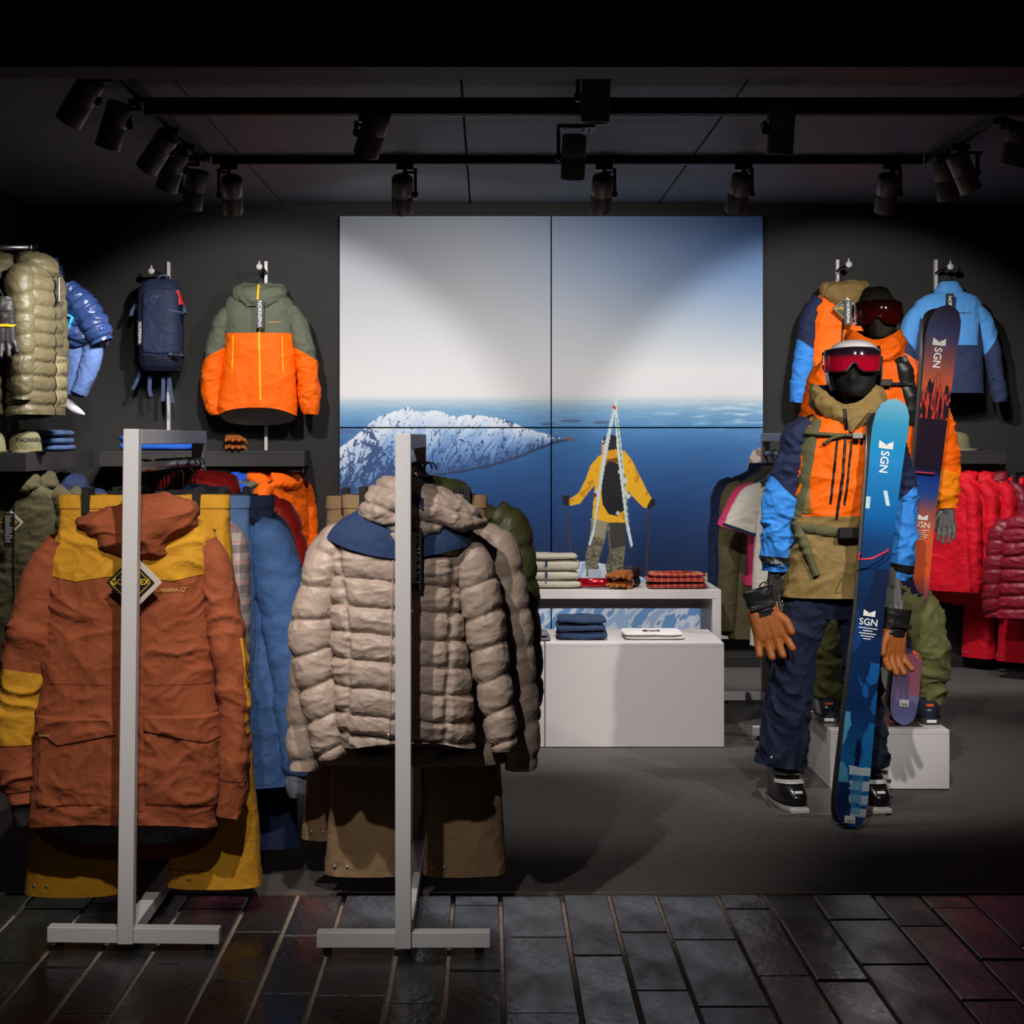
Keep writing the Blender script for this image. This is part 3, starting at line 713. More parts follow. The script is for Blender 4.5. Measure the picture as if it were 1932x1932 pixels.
def rail(label, a, b, r=.013, brackets=True):
    a = Vector(a); b = Vector(b); t = thing('garment_rail', label, 'garment rail', a, 0)
    mb = MB(); mb.tube([(0, 0, 0), b-a], r, 12); mb.build('tube', M_steel, t, True)
    for e, d in ((Vector((0, 0, 0)), (a-b).normalized()), (b-a, (b-a).normalized())):
        mb = MB(); mb.tube([e-d*.002, e+d*.012], r*1.35, 14); mb.build('end_cap', M_steel, t, True)
    if brackets:
        for k in (.12, .88):
            p = (b-a)*k; MB().box((p.x-.006, p.y-.012, r*.6), (p.x+.006, p.y+.012, ZS0-a.z+.0)).build('bracket', M_black, t)
    return t
ZR = Z(887, 10.95)
rail('steel rail under the shelf with the hanging orange jackets', (X(250, 10.98), 10.98, ZR), (X(570, 10.98), 10.98, ZR))
rail('steel rail under the side wall shelf with olive shell jackets', (-2.56, 9.35, Z(886, 9.35)), (-2.56, 10.75, Z(886, 9.35)))
rail('steel rail under the right shelf with red garments', (X(1690, 10.98), 10.98, Z(880, 10.98)), (X(1893, 10.98), 10.98, Z(880, 10.98)))
rail('short steel arm with olive down jackets at the left edge', (-2.88, 9.62, Z(467, 9.62)), (X(57, 9.62), 9.62, Z(467, 9.62)), brackets=False)
def upright(label, px, py0, py1, Y=11.17, hook=True, dx=0, hy=520, lean=0):
    t = thing('wall_upright', label, 'wall rail', (X(px, Y), Y, Z(py1, Y)), 0, 'wall uprights with hooks')
    h = Z(py0, Y)-Z(py1, Y)
    MB().box((-.010, -.01, 0), (.010, .028, h), .0015).build('rail', M_white, t)
    if hook:
        z = Z(hy, Y)-Z(py1, Y)
        mb = MB(); mb.tube([(0, -.008, z), (dx*.3, -.07, z+.012), (dx, -.24, z+.018)], .0105, 12); mb.build('hook_arm', M_black, t, True)
        mb = MB(); mb.tube([(dx, -.238, z+.018), (dx, -.262, z+.019)], .019, 14); mb.build('hook_cap', M_white, t, True)
        mb = MB(); mb.tube([(dx, -.25, z+.03), (dx, -.25, z+.055)], .005, 8); mb.build('stop_pin', M_white, t, True)
    return t
upright('white wall upright behind the navy backpack', 318, 494, 880, dx=-.06, hy=524)
upright('white wall upright behind the orange hooded jacket', 502, 493, 880, dx=-.01, hy=516)
upright('white wall upright beside the print holding the orange and navy jacket', 1580, 490, 870, dx=.02, hy=512)
upright('white wall upright holding the light blue jacket', 1766, 490, 870, dx=.025, hy=516)
upright('white wall upright behind the olive down jackets', 26, 478, 880, Y=11.17, hook=False)
# ================================================================== garments: shared pieces
M_zip = mat('black_zip', (18, 18, 20), .45)
M_tagblk = mat('black_card', (18, 18, 19), .5)
M_tagwht = mat('white_print_ink', (225, 225, 222), .6)
M_gold = mat('gold_thread', (214, 160, 84), .5)
M_blkthread = mat('black_thread', (24, 22, 24), .6)
M_brass = mat('brass', (180, 130, 60), .35, metal=.9)
M_hang = mat('black_hanger_plastic', (28, 28, 29), .45)
M_yel = mat('yellow_print_ink', (236, 190, 20), .6)
M_red = mat('red_print_ink', (214, 36, 44), .6)

class Tr:
    """photo tracing frame: turns picture points at a distance into metres around a garment's origin"""
    def __init__(s, px, py, Y, df=.1): s.Y = Y; s.o = Vector(P(px, py, Y)); s.df = df
    def rows(s, R, ds=1.): return [(Z(r[0], s.Y)-s.o.z, X(r[1], s.Y)-s.o.x, X(r[2], s.Y)-s.o.x)+tuple(r[3:]) for r in R]
    def f(s, px, py, Y=None):
        Y = s.Y-s.df if Y is None else Y; return (X(px, Y)-s.o.x, Z(py, Y)-s.o.z)
    def fx(s, px): return s.f(px, 0)[0]
    def fz(s, py): return s.f(0, py)[1]
    def path(s, Q): return [(X(q[0], s.Y+(q[4] if len(q) > 4 else 0))-s.o.x, q[4] if len(q) > 4 else 0., Z(q[1], s.Y+(q[4] if len(q) > 4 else 0))-s.o.z, q[2], q[3]) for q in Q]

def hanger(loc, rotz, label, rail_z, kind='shoulder', width=.40, group='black coat hangers'):
    """hung with its neck at loc; hook goes over the rail above"""
    t = thing('coat_hanger' if kind == 'shoulder' else 'clip_hanger', label, 'hanger', loc, rotz, group)
    h = rail_z-loc[2]+.0145
    mb = MB(); pts = [(0, 0, 0), (0, 0, h-.045)]
    for k in range(9):
        a = -math.pi*.25+math.pi*1.3*k/8; pts.append((-.02*math.cos(a)+.0, 0, h-.018+.0205*math.sin(a)))
    mb.tube(pts, .0028, 8); mb.build('hook', M_black, t, True)
    if kind == 'shoulder':
        mb = MB(); q = [(-width/2, 0, -.075), (-width*.4, 0, -.055), (-width*.22, 0, -.02), (-.03, 0, .0), (.03, 0, .0), (width*.22, 0, -.02), (width*.4, 0, -.055), (width/2, 0, -.075)]
        mb.tube(q, [.008, .012, .013, .012, .012, .013, .012, .008], 10); mb.build('shoulder_bar', M_hang, t, True)
    else:
        MB().box((-width*.28, -.006, -.03), (width*.28, .006, .004), .002).build('crossbar', M_hang, t)
        mb = MB(); mb.tube([(-width/2, 0, -.012), (width/2, 0, -.012)], .003, 8); mb.build('wire', M_steel, t, True)
        for s in (-1, 1):
            MB().box((s*width*.42-.0115, -.058, -.066), (s*width*.42+.0115, .03, .014), .002).build('clip', M_hang, t)
    return t
def emblem(mapper, name, m, parent, size, cx, cy):
    """small embroidered head mark: an open ring with a wing stroke"""
    mb = MB(); n = 22
    a = np.linspace(-.3*np.pi, 1.35*np.pi, n); o = np.stack([np.cos(a)*.42, np.sin(a)*.42], -1); i = o*.74
    seq = [(o, i)]
    s1 = np.array([[.1, .15], [.35, .32], [.62, .40], [.9, .42]]); seq.append((s1+[0, .07], s1-[0, .05]))
    s2 = np.array([[.05, -.1], [.1, -.3], [.0, -.5]]); seq.append((s2+[.06, 0], s2-[.06, 0]))
    for A, B in seq:
        k = len(A); xy = np.concatenate([A, B])*size+[cx, cy]; pts = mapper(xy[:, 0], xy[:, 1])
        mb.add(pts, [(q, q+1, k+q+1, k+q) for q in range(k-1)])
    return mb.build(name, m, parent)
def logo(surf, parent, tr, pl, py, wpx, m, word='NORRØNA', mark=True, name='chest_logo', off=.0035):
    """embroidered wordmark centred on picture point pl,py"""
    V, F = text_data(word, 1.0); ww = V[:, 0].max()-V[:, 0].min(); W = abs(tr.fx(wpx)-tr.fx(0)); sz = W/ww
    cx, cz = tr.f(pl, py)
    mp = lambda x, y: surf.at(cx+np.asarray(x), cz+np.asarray(y), off)
    text_on(name, word, sz, mp, m, parent)
    if mark: emblem(mp, name+'_mark', m, parent, sz*1.2, W*.5+sz*.9, sz*.4)
def card(name, label, m, parent, c, w_, h, lines=0, ink=None, rot=0., th=.0015, word=None, word_rot=False, wsize=.01):
    """printed swing tag"""
    R = Matrix.Rotation(rot, 3, 'Y'); C = Vector(c)
    o = MB().box((-w_/2, -th, -h/2), (w_/2, th, h/2), .0004).build(name, m, parent)
    o.location = C; o.rotation_euler = (0, rot, 0)
    if label: o['label'] = label
    if lines:
        mb = MB(); r = random.Random(int(h*9999))
        for k in range(lines):
            z = h*.42-k*h*.82/lines; l = w_*.7*(r.uniform(.5, 1)); mb.box((-w_*.36, -th-.0006, z-h*.006-.0005), (-w_*.36+l, -th-.0002, z+h*.004+.0005))
        mb.build('print_lines', ink or M_tagwht, o)
    if word:
        if word_rot: mp = lambda x, y: [(-0.3*wsize+float(b_), -th-.0006, -float(a_)) for a_, b_ in zip(x, y)]
        else: mp = lambda x, y: [(float(a_), -th-.0006, float(b_)-.35*wsize) for a_, b_ in zip(x, y)]
        text_on('lettering', word, wsize, mp, ink or M_tagwht, o)
    return o
def cord(name, pts, r, m, parent): 
    mb = MB(); mb.tube(pts, r, 8); return mb.build(name, m, parent, True)

def gore_tag(parent, c, s):
    """diamond shaped membrane swing tag: silver card behind a black one with a yellow outline"""
    silver = mat('silver_card', (196, 182, 172), .4)
    R = math.pi/4
    o = MB().box((-s/2, -.0012, -s/2), (s/2, .0012, s/2), .0004).build('silver_tag', silver, parent); o.location = (c[0]+s*.22, c[1]+.004, c[2]); o.rotation_euler = (0, R, 0)
    k = MB().box((-s/2, -.0012, -s/2), (s/2, .0012, s/2), .0004).build('diamond_tag', M_tagblk, parent); k.location = c; k.rotation_euler = (0, R, 0); k['label'] = 'black diamond tag with yellow outline and lettering'
    mb = MB(); e = s*.43; d = s*.018
    for (a, b) in (((-e, -e), (e, -e+d)), ((-e, e-d), (e, e)), ((-e, -e), (-e+d, e)), ((e-d, -e), (e, e))): mb.box((a[0], -.0022, a[1]), (b[0], -.0016, b[1]))
    mb.build('outline', M_yel, k)
    Ri = Matrix.Rotation(-R, 3, 'Y')
    def mp(dy, sc=1.):
        return lambda x, y: [tuple(Ri @ Vector((float(a_), -.0022, float(b_)+dy))) for a_, b_ in zip(x, y)]
    text_on('lettering', 'GORE-TEX', s*.235, mp(-s*.06), M_yel, k)
    text_on('small_print', 'LA MER', s*.08, mp(s*.22), M_tagwht, k)
    text_on('small_print', 'GUARANTEED TO KEEP', s*.055, mp(s*.16), M_tagwht, k)
    text_on('small_print', 'PRODUCTS', s*.06, mp(-s*.16), M_yel, k)
    q = MB().box((-.09*s, -.0022, -.05*s), (.09*s, -.0016, .05*s)).build('red_corner', M_red, k); q.location = (s*.38, 0, -s*.36)
    return k
def lining(body, name, m, parent, nu, depth_v=.12, off=-.006):
    """inside face of the hem"""
    return body.mesh(name, m, parent, nu, 10, v0=1-depth_v, v1=1., off=off)

# ================================================================== rust and yellow parka (front of the left rack)
RUST = cloth('rust_cotton', (142, 72, 42), .8, var=.08); RUSTD = cloth('rust_cotton_hem', (110, 52, 32), .8)
OCH = cloth('ochre_cotton', (196, 138, 34), .8, var=.06); GLIN = cloth('grey_lining', (122, 122, 134), .55)
def parka():
    tr = Tr(250, 968, 5.235, .105); t = thing('hooded_parka', 'rust parka with ochre yoke and flap pockets at the front of the left rack', 'jacket', tr.o)
    B = Body(tr.rows([(964, 190, 350, .045), (982, 150, 372, .065), (1002, 116, 396, .082), (1030, 98, 404, .094), (1090, 96, 396, .102), (1180, 90, 398, .106), (1300, 78, 408, .110), (1400, 66, 412, .112), (1500, 60, 411, .112), (1556, 58, 408, .108)]),
             addd(wr(.012, .14, 3, (1, .6, 1.1), .3, .32), wr(.012, .22, 8, (1.6, .5, .5), .8, .1)), .72, tail=.13, tail_v=.8, front_lift=.022)
    b = B.mesh('body', RUST, t, 220, 190); 
    inner = B.mesh('lining', GLIN, t, 120, 16, v0=.84, v1=.999, off=-.007); B.mesh('tail_facing', RUSTD, t, 60, 5, u0=.52, u1=.98, v0=.965, v1=1., off=-.0095)
    f = tr.f
    # yoke
    def vb(u):
        x = B.base(u, np.full(u.shape, .3))[..., 0]; px = x/(tr.Y-.06)*FPX+X(250, tr.Y)/tr.Y*FPX+VX
        py = np.interp(px, [60, 98, 152, 215, 262, 333, 386, 430], [1078, 1086, 1097, 1087, 1085, 1096, 1085, 1070])
        return B.vz(Z(py, tr.Y-.08)-tr.o.z)
    yk = B.mesh('yoke', OCH, t, 200, 50, v0=0., v1=vb, off=.0022)
    # pocket flaps, pocket bags, seams
    def flap(pxa, pxb, pyt, pts, nm='pocket_flap', off=.009):
        xa, xb = tr.fx(pxa), tr.fx(pxb); q = [(k[0]-pxa)/(pxb-pxa) for k in pts]; zz = [tr.fz(k[1]) for k in pts]
        return B.patch(nm, RUST, t, xa, xb, tr.fz(pyt), lambda A: np.interp(A, q, zz), 50, 16, off, rim=1)
    B.patch('pocket', RUST, t, tr.fx(66), tr.fx(218), tr.fz(1372), tr.fz(1531), 50, 40, .0045, rim=1)
    B.patch('pocket', RUST, t, tr.fx(274), tr.fx(408), tr.fz(1372), tr.fz(1530), 50, 40, .0045, rim=1)
    flap(63, 221, 1354, [(63, 1384), (107, 1411), (221, 1386)]); flap(271, 411, 1350, [(271, 1379), (382, 1407), (411, 1394)])
    B.patch('front_placket', RUST, t, tr.fx(233), tr.fx(270), tr.fz(1052), tr.fz(1546), 14, 120, .005, rim=1)
    B.strip('seam', RUSTD, t, [f(272, 1292), f(400, 1293)], .0025, 40, .001); B.strip('seam', RUSTD, t, [f(80, 1292), f(222, 1292)], .0025, 40, .001)
    z = B.strip('zip', M_brass, t, [f(259, 1395), f(260, 1542)], .008, 60, .0065)
    cord('zip_pull', [tuple(B.at(np.array(f(260, 1540)[0]), np.array(f(260, 1540)[1]), .008)), tuple(B.at(np.array(f(260, 1548)[0]), np.array(f(260, 1548)[1]), .014)+np.array([0, 0, -.012]))], .004, M_brass, t)
    logo(B, t, tr, 311, 1117, 46, M_gold); logo(B, t, tr, 82, 1392, 22, M_gold, 'tamok', False, 'flap_lettering', .0125)
    # sleeves
    sl = Tube(tr.path([(122, 1022, .045, .06), (100, 1060, .066, .07), (76, 1130, .074, .075), (58, 1215, .072, .07), (44, 1300, .066, .062), (33, 1380, .066, .06), (36, 1450, .056, .052), (44, 1512, .042, .042)]), addd(wr(.016, .14, 21, (1, 1, 1.3), .35, .2), lambda B_, u, v: .02*np.exp(-((v-.36)/.05)**2)*np.clip(np.sin(2*np.pi*u), 0, 1)), .85)
    s1 = sl.mesh('sleeve', RUST, t, 72, 130); sl.mesh('elbow_patch', OCH, s1, 40, 40, u0=.06, u1=.62, v0=.50, v1=.78, off=.002)
    sl.mesh('cuff_tab', RUST, s1, 30, 10, u0=.1, u1=.5, v0=.90, v1=.955, off=.004)
    cf = Tube(tr.path([(43, 1500, .036, .036), (42, 1530, .03, .03), (44, 1556, .024, .022)]), wr(.006, .05, 4)); cf.mesh('inner_cuff', cloth('charcoal_knit', (44, 42, 46)), s1, 32, 20)
    sr = Tube(tr.path([(386, 1022, .04, .055), (402, 1060, .052, .064), (418, 1130, .052, .068), (432, 1230, .050, .066), (441, 1320, .048, .064), (442, 1420, .044, .058), (437, 1490, .038, .05), (430, 1538, .034, .042)]), wr(.015, .14, 25, (1, 1, 1.3), .35, .2), .85)
    s2 = sr.mesh('sleeve', RUST, t, 72, 130); sr.mesh('elbow_patch', OCH, s2, 40, 40, u0=-.22, u1=.11, v0=.36, v1=.70, off=.002)
    sr.mesh('cuff_seam', RUSTD, s2, 40, 4, u0=0, u1=.5, v0=.86, v1=.864, off=.002)
    # hood folded down around the neck
    H = Body(tr.rows([(936, 318, 352, .02, -.02), (948, 250, 372, .045, -.03), (966, 196, 378, .075, -.035), (985, 150, 378, .10, -.035), (1000, 166, 366, .105, -.035), (1022, 188, 334, .10, -.035), (1040, 206, 322, .095, -.03), (1054, 232, 306, .08, -.03), (1060, 258, 288, .06, -.03)]),
             addd(wr(.030, .15, 31, (.8, 1, 1.2), .3, .22), wr(.003, .06, 33)), .85)
    H.mesh('hood', RUST, t, 130, 90)
    gore_tag(t, tuple(Vector(P(246, 1099, 5.085))-tr.o), .098)
    for k, (a, b) in enumerate(((1052, 1170), (1060, 1164))):
        p0 = Vector(P(259+k*3, (a+b)/2, 5.088+.006*k))-tr.o; card('swing_tag', None, M_tagblk, t, p0, .012, (b-a)*5.09/FPX, 5)
    return t
parka()
hanger((X(250, 5.235), 5.235, Z(968, 5.235)), 0, 'black hanger inside the rust parka', RZ1)

# ================================================================== beige down jacket (front of the right rack)
BEI = mat('beige_down_fabric', (166, 145, 131), .5, bump=.12, bscale=300, var=.04, vscale=8, sheen=.05, spec=.45, crease=.34, cscale=18.)
NAVY = cloth('navy_softshell', (40, 58, 92), .8, var=.05); NLIN = mat('navy_lining', (34, 50, 84), .42, var=.1, crease=.34, cscale=18.)
def quilt_sleeve(path, mtl, t, seed, n=7, bul=.009, name='sleeve', nu=72, nv=150, vx=(), first=.06):
    T = Tube(path, None, .9)
    lv = np.concatenate([[-.02], np.linspace(first, .96, n), [1.02]])*T.len
    def coord(B, u, v): return v*T.len+.012*np.cos(2*np.pi*u)
    T.disp = puff(lv, coord, bul, seed, vx, .0045, .007); T.levels = lv
    return T, T.mesh(name, mtl, t, nu, nv)
def down_jacket(Yc=5.20, x_hook=765):
    tr = Tr(765, 958, Yc, .115); t = thing('down_jacket', 'beige quilted down jacket with navy yoke at the front of the right rack', 'jacket', tr.o); f = tr.f
    R = [(962, 700, 838, .05), (978, 680, 856, .07), (998, 648, 872, .088), (1020, 634, 878, .10), (1060, 632, 868, .108), (1110, 630, 862, .112), (1180, 632, 868, .118), (1260, 636, 878, .122), (1330, 640, 884, .122), (1380, 648, 886, .115), (1408, 654, 886, .105)]
    zs = [tr.fz(y) for y in (1440, 1396, 1358, 1306, 1254, 1203, 1152, 1101, 1040, 960, 900)]
    v1 = lambda z: np.interp(z, [tr.fz(1400), tr.fz(1200), tr.fz(1060)], [tr.fx(655), tr.fx(660), tr.fx(642)])
    v2 = lambda z: np.interp(z, [tr.fz(1400), tr.fz(1060)], [tr.fx(838), tr.fx(852)])
    B = Body(tr.rows(R), puff(zs, lambda B_, u, v: B_[..., 2]+.016*np.sin((B_[..., 0])*7), .016, 2, (v1, v2), .005, .008), .74, tail=.07, tail_v=.8, front_lift=.03)
    B.mesh('body', BEI, t, 230, 210)
    B.mesh('lining', NLIN, t, 120, 24, v0=.86, v1=.985, off=-.006)
    B.mesh('hem_roll', BEI, t, 120, 6, u0=.5, u1=1., v0=.965, v1=1., off=.004, wrap=False)
    Byk = Body(tr.rows(R), wr(.004, .2, 3), .74)
    def vb(u):
        x = B.base(u, np.full(u.shape, .3))[..., 0]; px = x/(tr.Y-.08)*FPX+X(765, tr.Y)/tr.Y*FPX+VX
        py = np.interp(px, [600, 634, 665, 700, 742, 775, 820, 850, 878, 900], [1015, 1024, 1038, 1048, 1054, 1054, 1044, 1034, 1022, 1010])
        return B.vz(Z(py, tr.Y-.09)-tr.o.z)
    Byk.mesh('yoke', NAVY, t, 180, 40, v0=0., v1=vb, off=.025)
    Bz = Body(tr.rows(R), puff(zs, lambda B_, u, v: B_[..., 2]+.016*np.sin((B_[..., 0])*7), .010, 2, (), .003, .004), .74, front_lift=.03, tail_v=.8)
    Bz.strip('front_zip', BEI, t, [f(742, 1050), f(736, 1390)], .008, 60, .010)
    pp = B.at(np.array([f(735, 1388)[0]]), np.array([f(735, 1388)[1]]), .012)[0]
    cord('zip_pull', [tuple(pp), tuple(pp+np.array([0, -.004, -.022]))], .0045, M_steel, t)
    logo(B, t, tr, 809, 1087, 38, M_blkthread, off=.006); logo(B, t, tr, 686, 1346, 21, M_blkthread, 'tamok', False, 'hem_lettering', .006)
    quilt_sleeve(tr.path([(645, 1028, .028, .05), (622, 1050, .046, .062), (603, 1110, .050, .066), (590, 1190, .060, .068), (597, 1270, .055, .06), (612, 1340, .050, .055), (623, 1400, .046, .05), (628, 1426, .036, .04)]), BEI, t, 5, 7, .010)
    quilt_sleeve(tr.path([(862, 1028, .028, .05), (884, 1050, .046, .062), (902, 1110, .054, .066), (914, 1180, .054, .066), (926, 1260, .046, .06), (938, 1330, .042, .055), (948, 1390, .034, .048), (950, 1412, .026, .036)]), BEI, t, 6, 7, .010)
    # hood: left lump, right drape, high collar
    H = Body(tr.rows([(906, 728, 762, .03, -.02), (916, 712, 800, .055, -.03), (935, 700, 852, .085, -.03), (955, 690, 882, .10, -.035), (972, 690, 904, .106, -.02), (984, 696, 910, .104, -.015), (994, 708, 862, .102, -.02), (1006, 722, 818, .10, -.025), (1020, 736, 800, .085, -.025)]),
             addd(puff([tr.fz(y) for y in (1060, 1010, 972, 935, 890)], lambda B_, u, v: B_[..., 2]+.30*B_[..., 0], .012, 9, (), .006, .008), wr(.010, .12, 12)), .85)
    H.mesh('hood', BEI, t, 140, 90)
    o = H.patch('hood_opening', NLIN, t, tr.fx(772), tr.fx(800), lambda A: tr.fz(930)-.02*A, lambda A: tr.fz(950)-.02*A, 12, 8, .004, rim=1)
    q = Vector(P(787, 970, Yc-.135))-tr.o; MB().box((-.010, -.0015, -.011), (.004, .0015, .011), .0004).build('leather_tab', mat('orange_leather', (176, 92, 44), .6), t, at=q).rotation_euler = (0, -.35, 0)
    q = Vector(P(784, 1055, Yc-.150))-tr.o; card('swing_tag', 'black swing tag with rows of white small print', M_tagblk, t, q, .036, .178, 26)
    q0 = Vector(P(776, 955, Yc-.125))-tr.o; cord('tag_cord', [q0, q0+Vector((.004, -.015, -.05)), Vector(P(780, 1000, Yc-.15))-tr.o], .0016, M_black, t)
    return t
down_jacket()
hanger((X(765, 5.2), 5.2, Z(952, 5.2)), 0, 'black hanger inside the front beige down jacket', RZ2)

# ================================================================== generic hung garments
def gen_jacket(name, label, loc, rotz=0, mats=None, style='shell', w_=.25, L=.78, hood=True, sl_len=.62, seed=0, group=None, yoke=None, collar=None, cat='jacket', flare=.03, d=.085, spread=.11, res=1., lower=None, cuffm=None, zipc=None, short=False, inner=None, E=.062, slim=1.):
    """mats: body, sleeve (and lower sleeve); origin at the neck, z down negative"""
    t = thing(name, label, cat, loc, rotz, group); mb_, ms = mats[0], mats[1 if len(mats) > 1 else 0]
    R = [(.0, -.075, .075, .05), (-.02, -.11, .11, .06), (-.05, -.17, .17, .072), (-.085, -w_*.9, w_*.9, d*.9), (-.16, -w_*.96, w_*.96, d), (-.32, -w_, w_, d*1.05), (-.55, -w_-flare*.5, w_+flare*.5, d*1.08), (-L, -w_-flare, w_+flare, d*1.05)]
    if style == 'puff':
        n = int(L/.075); lv = np.linspace(-L-.02, .06, n+2); disp = puff(lv, lambda B_, u, v: B_[..., 2]+.01*np.sin(B_[..., 0]*8+seed), .016, seed, (), .006, .006)
    elif style == 'soft': disp = wr(.008, .22, seed, (1.4, 1, .6), .8, .1)
    else: disp = addd(wr(.010, .12, seed, (1, .7, 1.2), .35, .45), wr(.012, .2, seed+3, (1.6, .6, .5), .8, .1))
    B = Body(R, disp, .75, tail=.03)
    nu, nv = int(110*res), int(100*res); bo = B.mesh('body', mb_, t, nu, nv)
    if yoke is not None: B.mesh('yoke', yoke[0], t, nu, 24, v0=0., v1=float(B.vz(yoke[1])), off=.0025)
    if lower is not None: B.mesh('lower_panel', lower[0], t, nu, 40, v0=float(B.vz(lower[1])), v1=.999, off=.0025)
    for s in (-1, 1):
        pts = [(s*(w_-.05), 0, -.07, .04, .05), (s*(w_-.01), 0, -.11, E, E+.004), (s*(w_+spread*.35), -.01, -.27, E, E+.002), (s*(w_+spread*.65), -.02, -.27-(sl_len-.2)*.45, E*.92, E*.95), (s*(w_+spread*.85), -.02, -.12-sl_len*.9, E*.8, E*.8), (s*(w_+spread*.85), -.02, -.12-sl_len, E*.62, E*.62)]
        if short: pts = [(s*(w_-.05), 0, -.05, .04, .04), (s*(w_+.0), 0, -.10, .07, .05), (s*(w_+.05), 0, -.20, .08, .05), (s*(w_+.075), 0, -.27, .085, .05)]
        if style == 'puff': T, so = quilt_sleeve(pts, ms, t, seed+s, 7, .009, nu=int(40*res), nv=int(80*res))
        else:
            T = Tube(pts, wr(.010 if style != 'soft' else .006, .11, seed+9*s, (1, 1, 1.5), .4, .4), .88); so = T.mesh('sleeve', ms, t, int(40*res), int(70*res))
        if len(mats) > 2: T.mesh('lower_sleeve', mats[2], so, int(40*res), int(40*res), v0=.5, v1=1., off=.0025)
        if inner:
            q = pts[-1]; I = Tube([(q[0], q[1], q[2]+.02, E*.55, E*.55), (q[0], q[1], q[2]-.03, E*.55, E*.5), (q[0], q[1], q[2]-.075, E*.4, E*.35)], wr(.006, .05, seed), .9); I.mesh('inner_cuff', inner, so, 32, 16)
        if cuffm: T.mesh('cuff', cuffm, so, int(36*res), 8, v0=.94, v1=1., off=.004)
    if hood:
        hd = puff(np.linspace(-.2, .2, 6), lambda B_, u, v: B_[..., 2], .010, seed, (), .006, .006) if style == 'puff' else wr(.016, .10, seed+5, (1, 1, 1), .4, .4)
        H = Body([(.045*slim, -.03, .05, .03*slim, .03), (.03*slim, -.085, .10, .06*slim, .02), (.0, -.125, .13, .085*slim, .0), (-.03, -.13, .135, .095*slim, -.012), (-.06, -.10, .10, .09*slim, -.02), (-.085, -.05, .05, .075*slim, -.02)], hd, .9)
        H.mesh('hood', collar or mb_, t, int(70*res), int(46*res))
    else:
        H = Body([(.035, -.065, .065, .05), (.0, -.075, .075, .056), (-.03, -.09, .09, .07)], wr(.004, .08, seed), .95); H.mesh('collar', collar or mb_, t, int(60*res), 16)
    if zipc: B.strip('front_zip', zipc, t, [(0, -.06), (.0, -L+.005)], .012, 50, .004)
    return t, B
def gen_pants(name, label, loc, rotz, m, w_=.22, L=1.08, seed=0, group=None, leg=.105, gap=.015, flat=.035, waist=None, hemL=0.):
    t = thing(name, label, 'trousers', loc, rotz, group)
    B = Body([(.0, -w_, w_, flat*.6), (-.04, -w_, w_, flat), (-.16, -w_*1.02, w_*1.02, flat*1.3), (-.32, -w_*1.06, w_*1.06, flat*1.4), (-.36, -w_*1.04, w_*1.04, flat*.9)], wr(.008, .14, seed, (1.5, 1, .6), .6, .3), .6)
    B.mesh('hip', m, t, 110, 50)
    B.mesh('waistband', waist or m, t, 110, 6, v0=0, v1=float(B.vz(-.04)), off=.003)
    for s in (-1, 1):
        T = Tube([(s*w_*.53, 0, -.28, w_*.52, flat*1.2), (s*(w_*.54+gap*.3), 0, -.45, w_*.52, flat*1.5), (s*(w_*.54+gap), 0, -.75, leg*1.02, flat*1.5), (s*(w_*.54+gap*1.5), 0, -L+.1, leg*1.08, flat*1.6), (s*(w_*.54+gap*1.5), 0, -L-hemL*s, leg*1.12, flat*1.6)], wr(.009, .16, seed+s*4, (1.6, 1, .5), .6, .25), .7)
        lg = T.mesh('leg', m, t, 56, 90); T.mesh('hem_band', m, lg, 56, 6, v0=.94, v1=1., off=.0025)
        for q in (.30, .36):
            p = T(np.array([q]), np.array([.965]), .004)[0]
            MB().ball(tuple(p), .006, 8, (1, .5, 1)).build('snap', M_steel, lg, True)
    return t

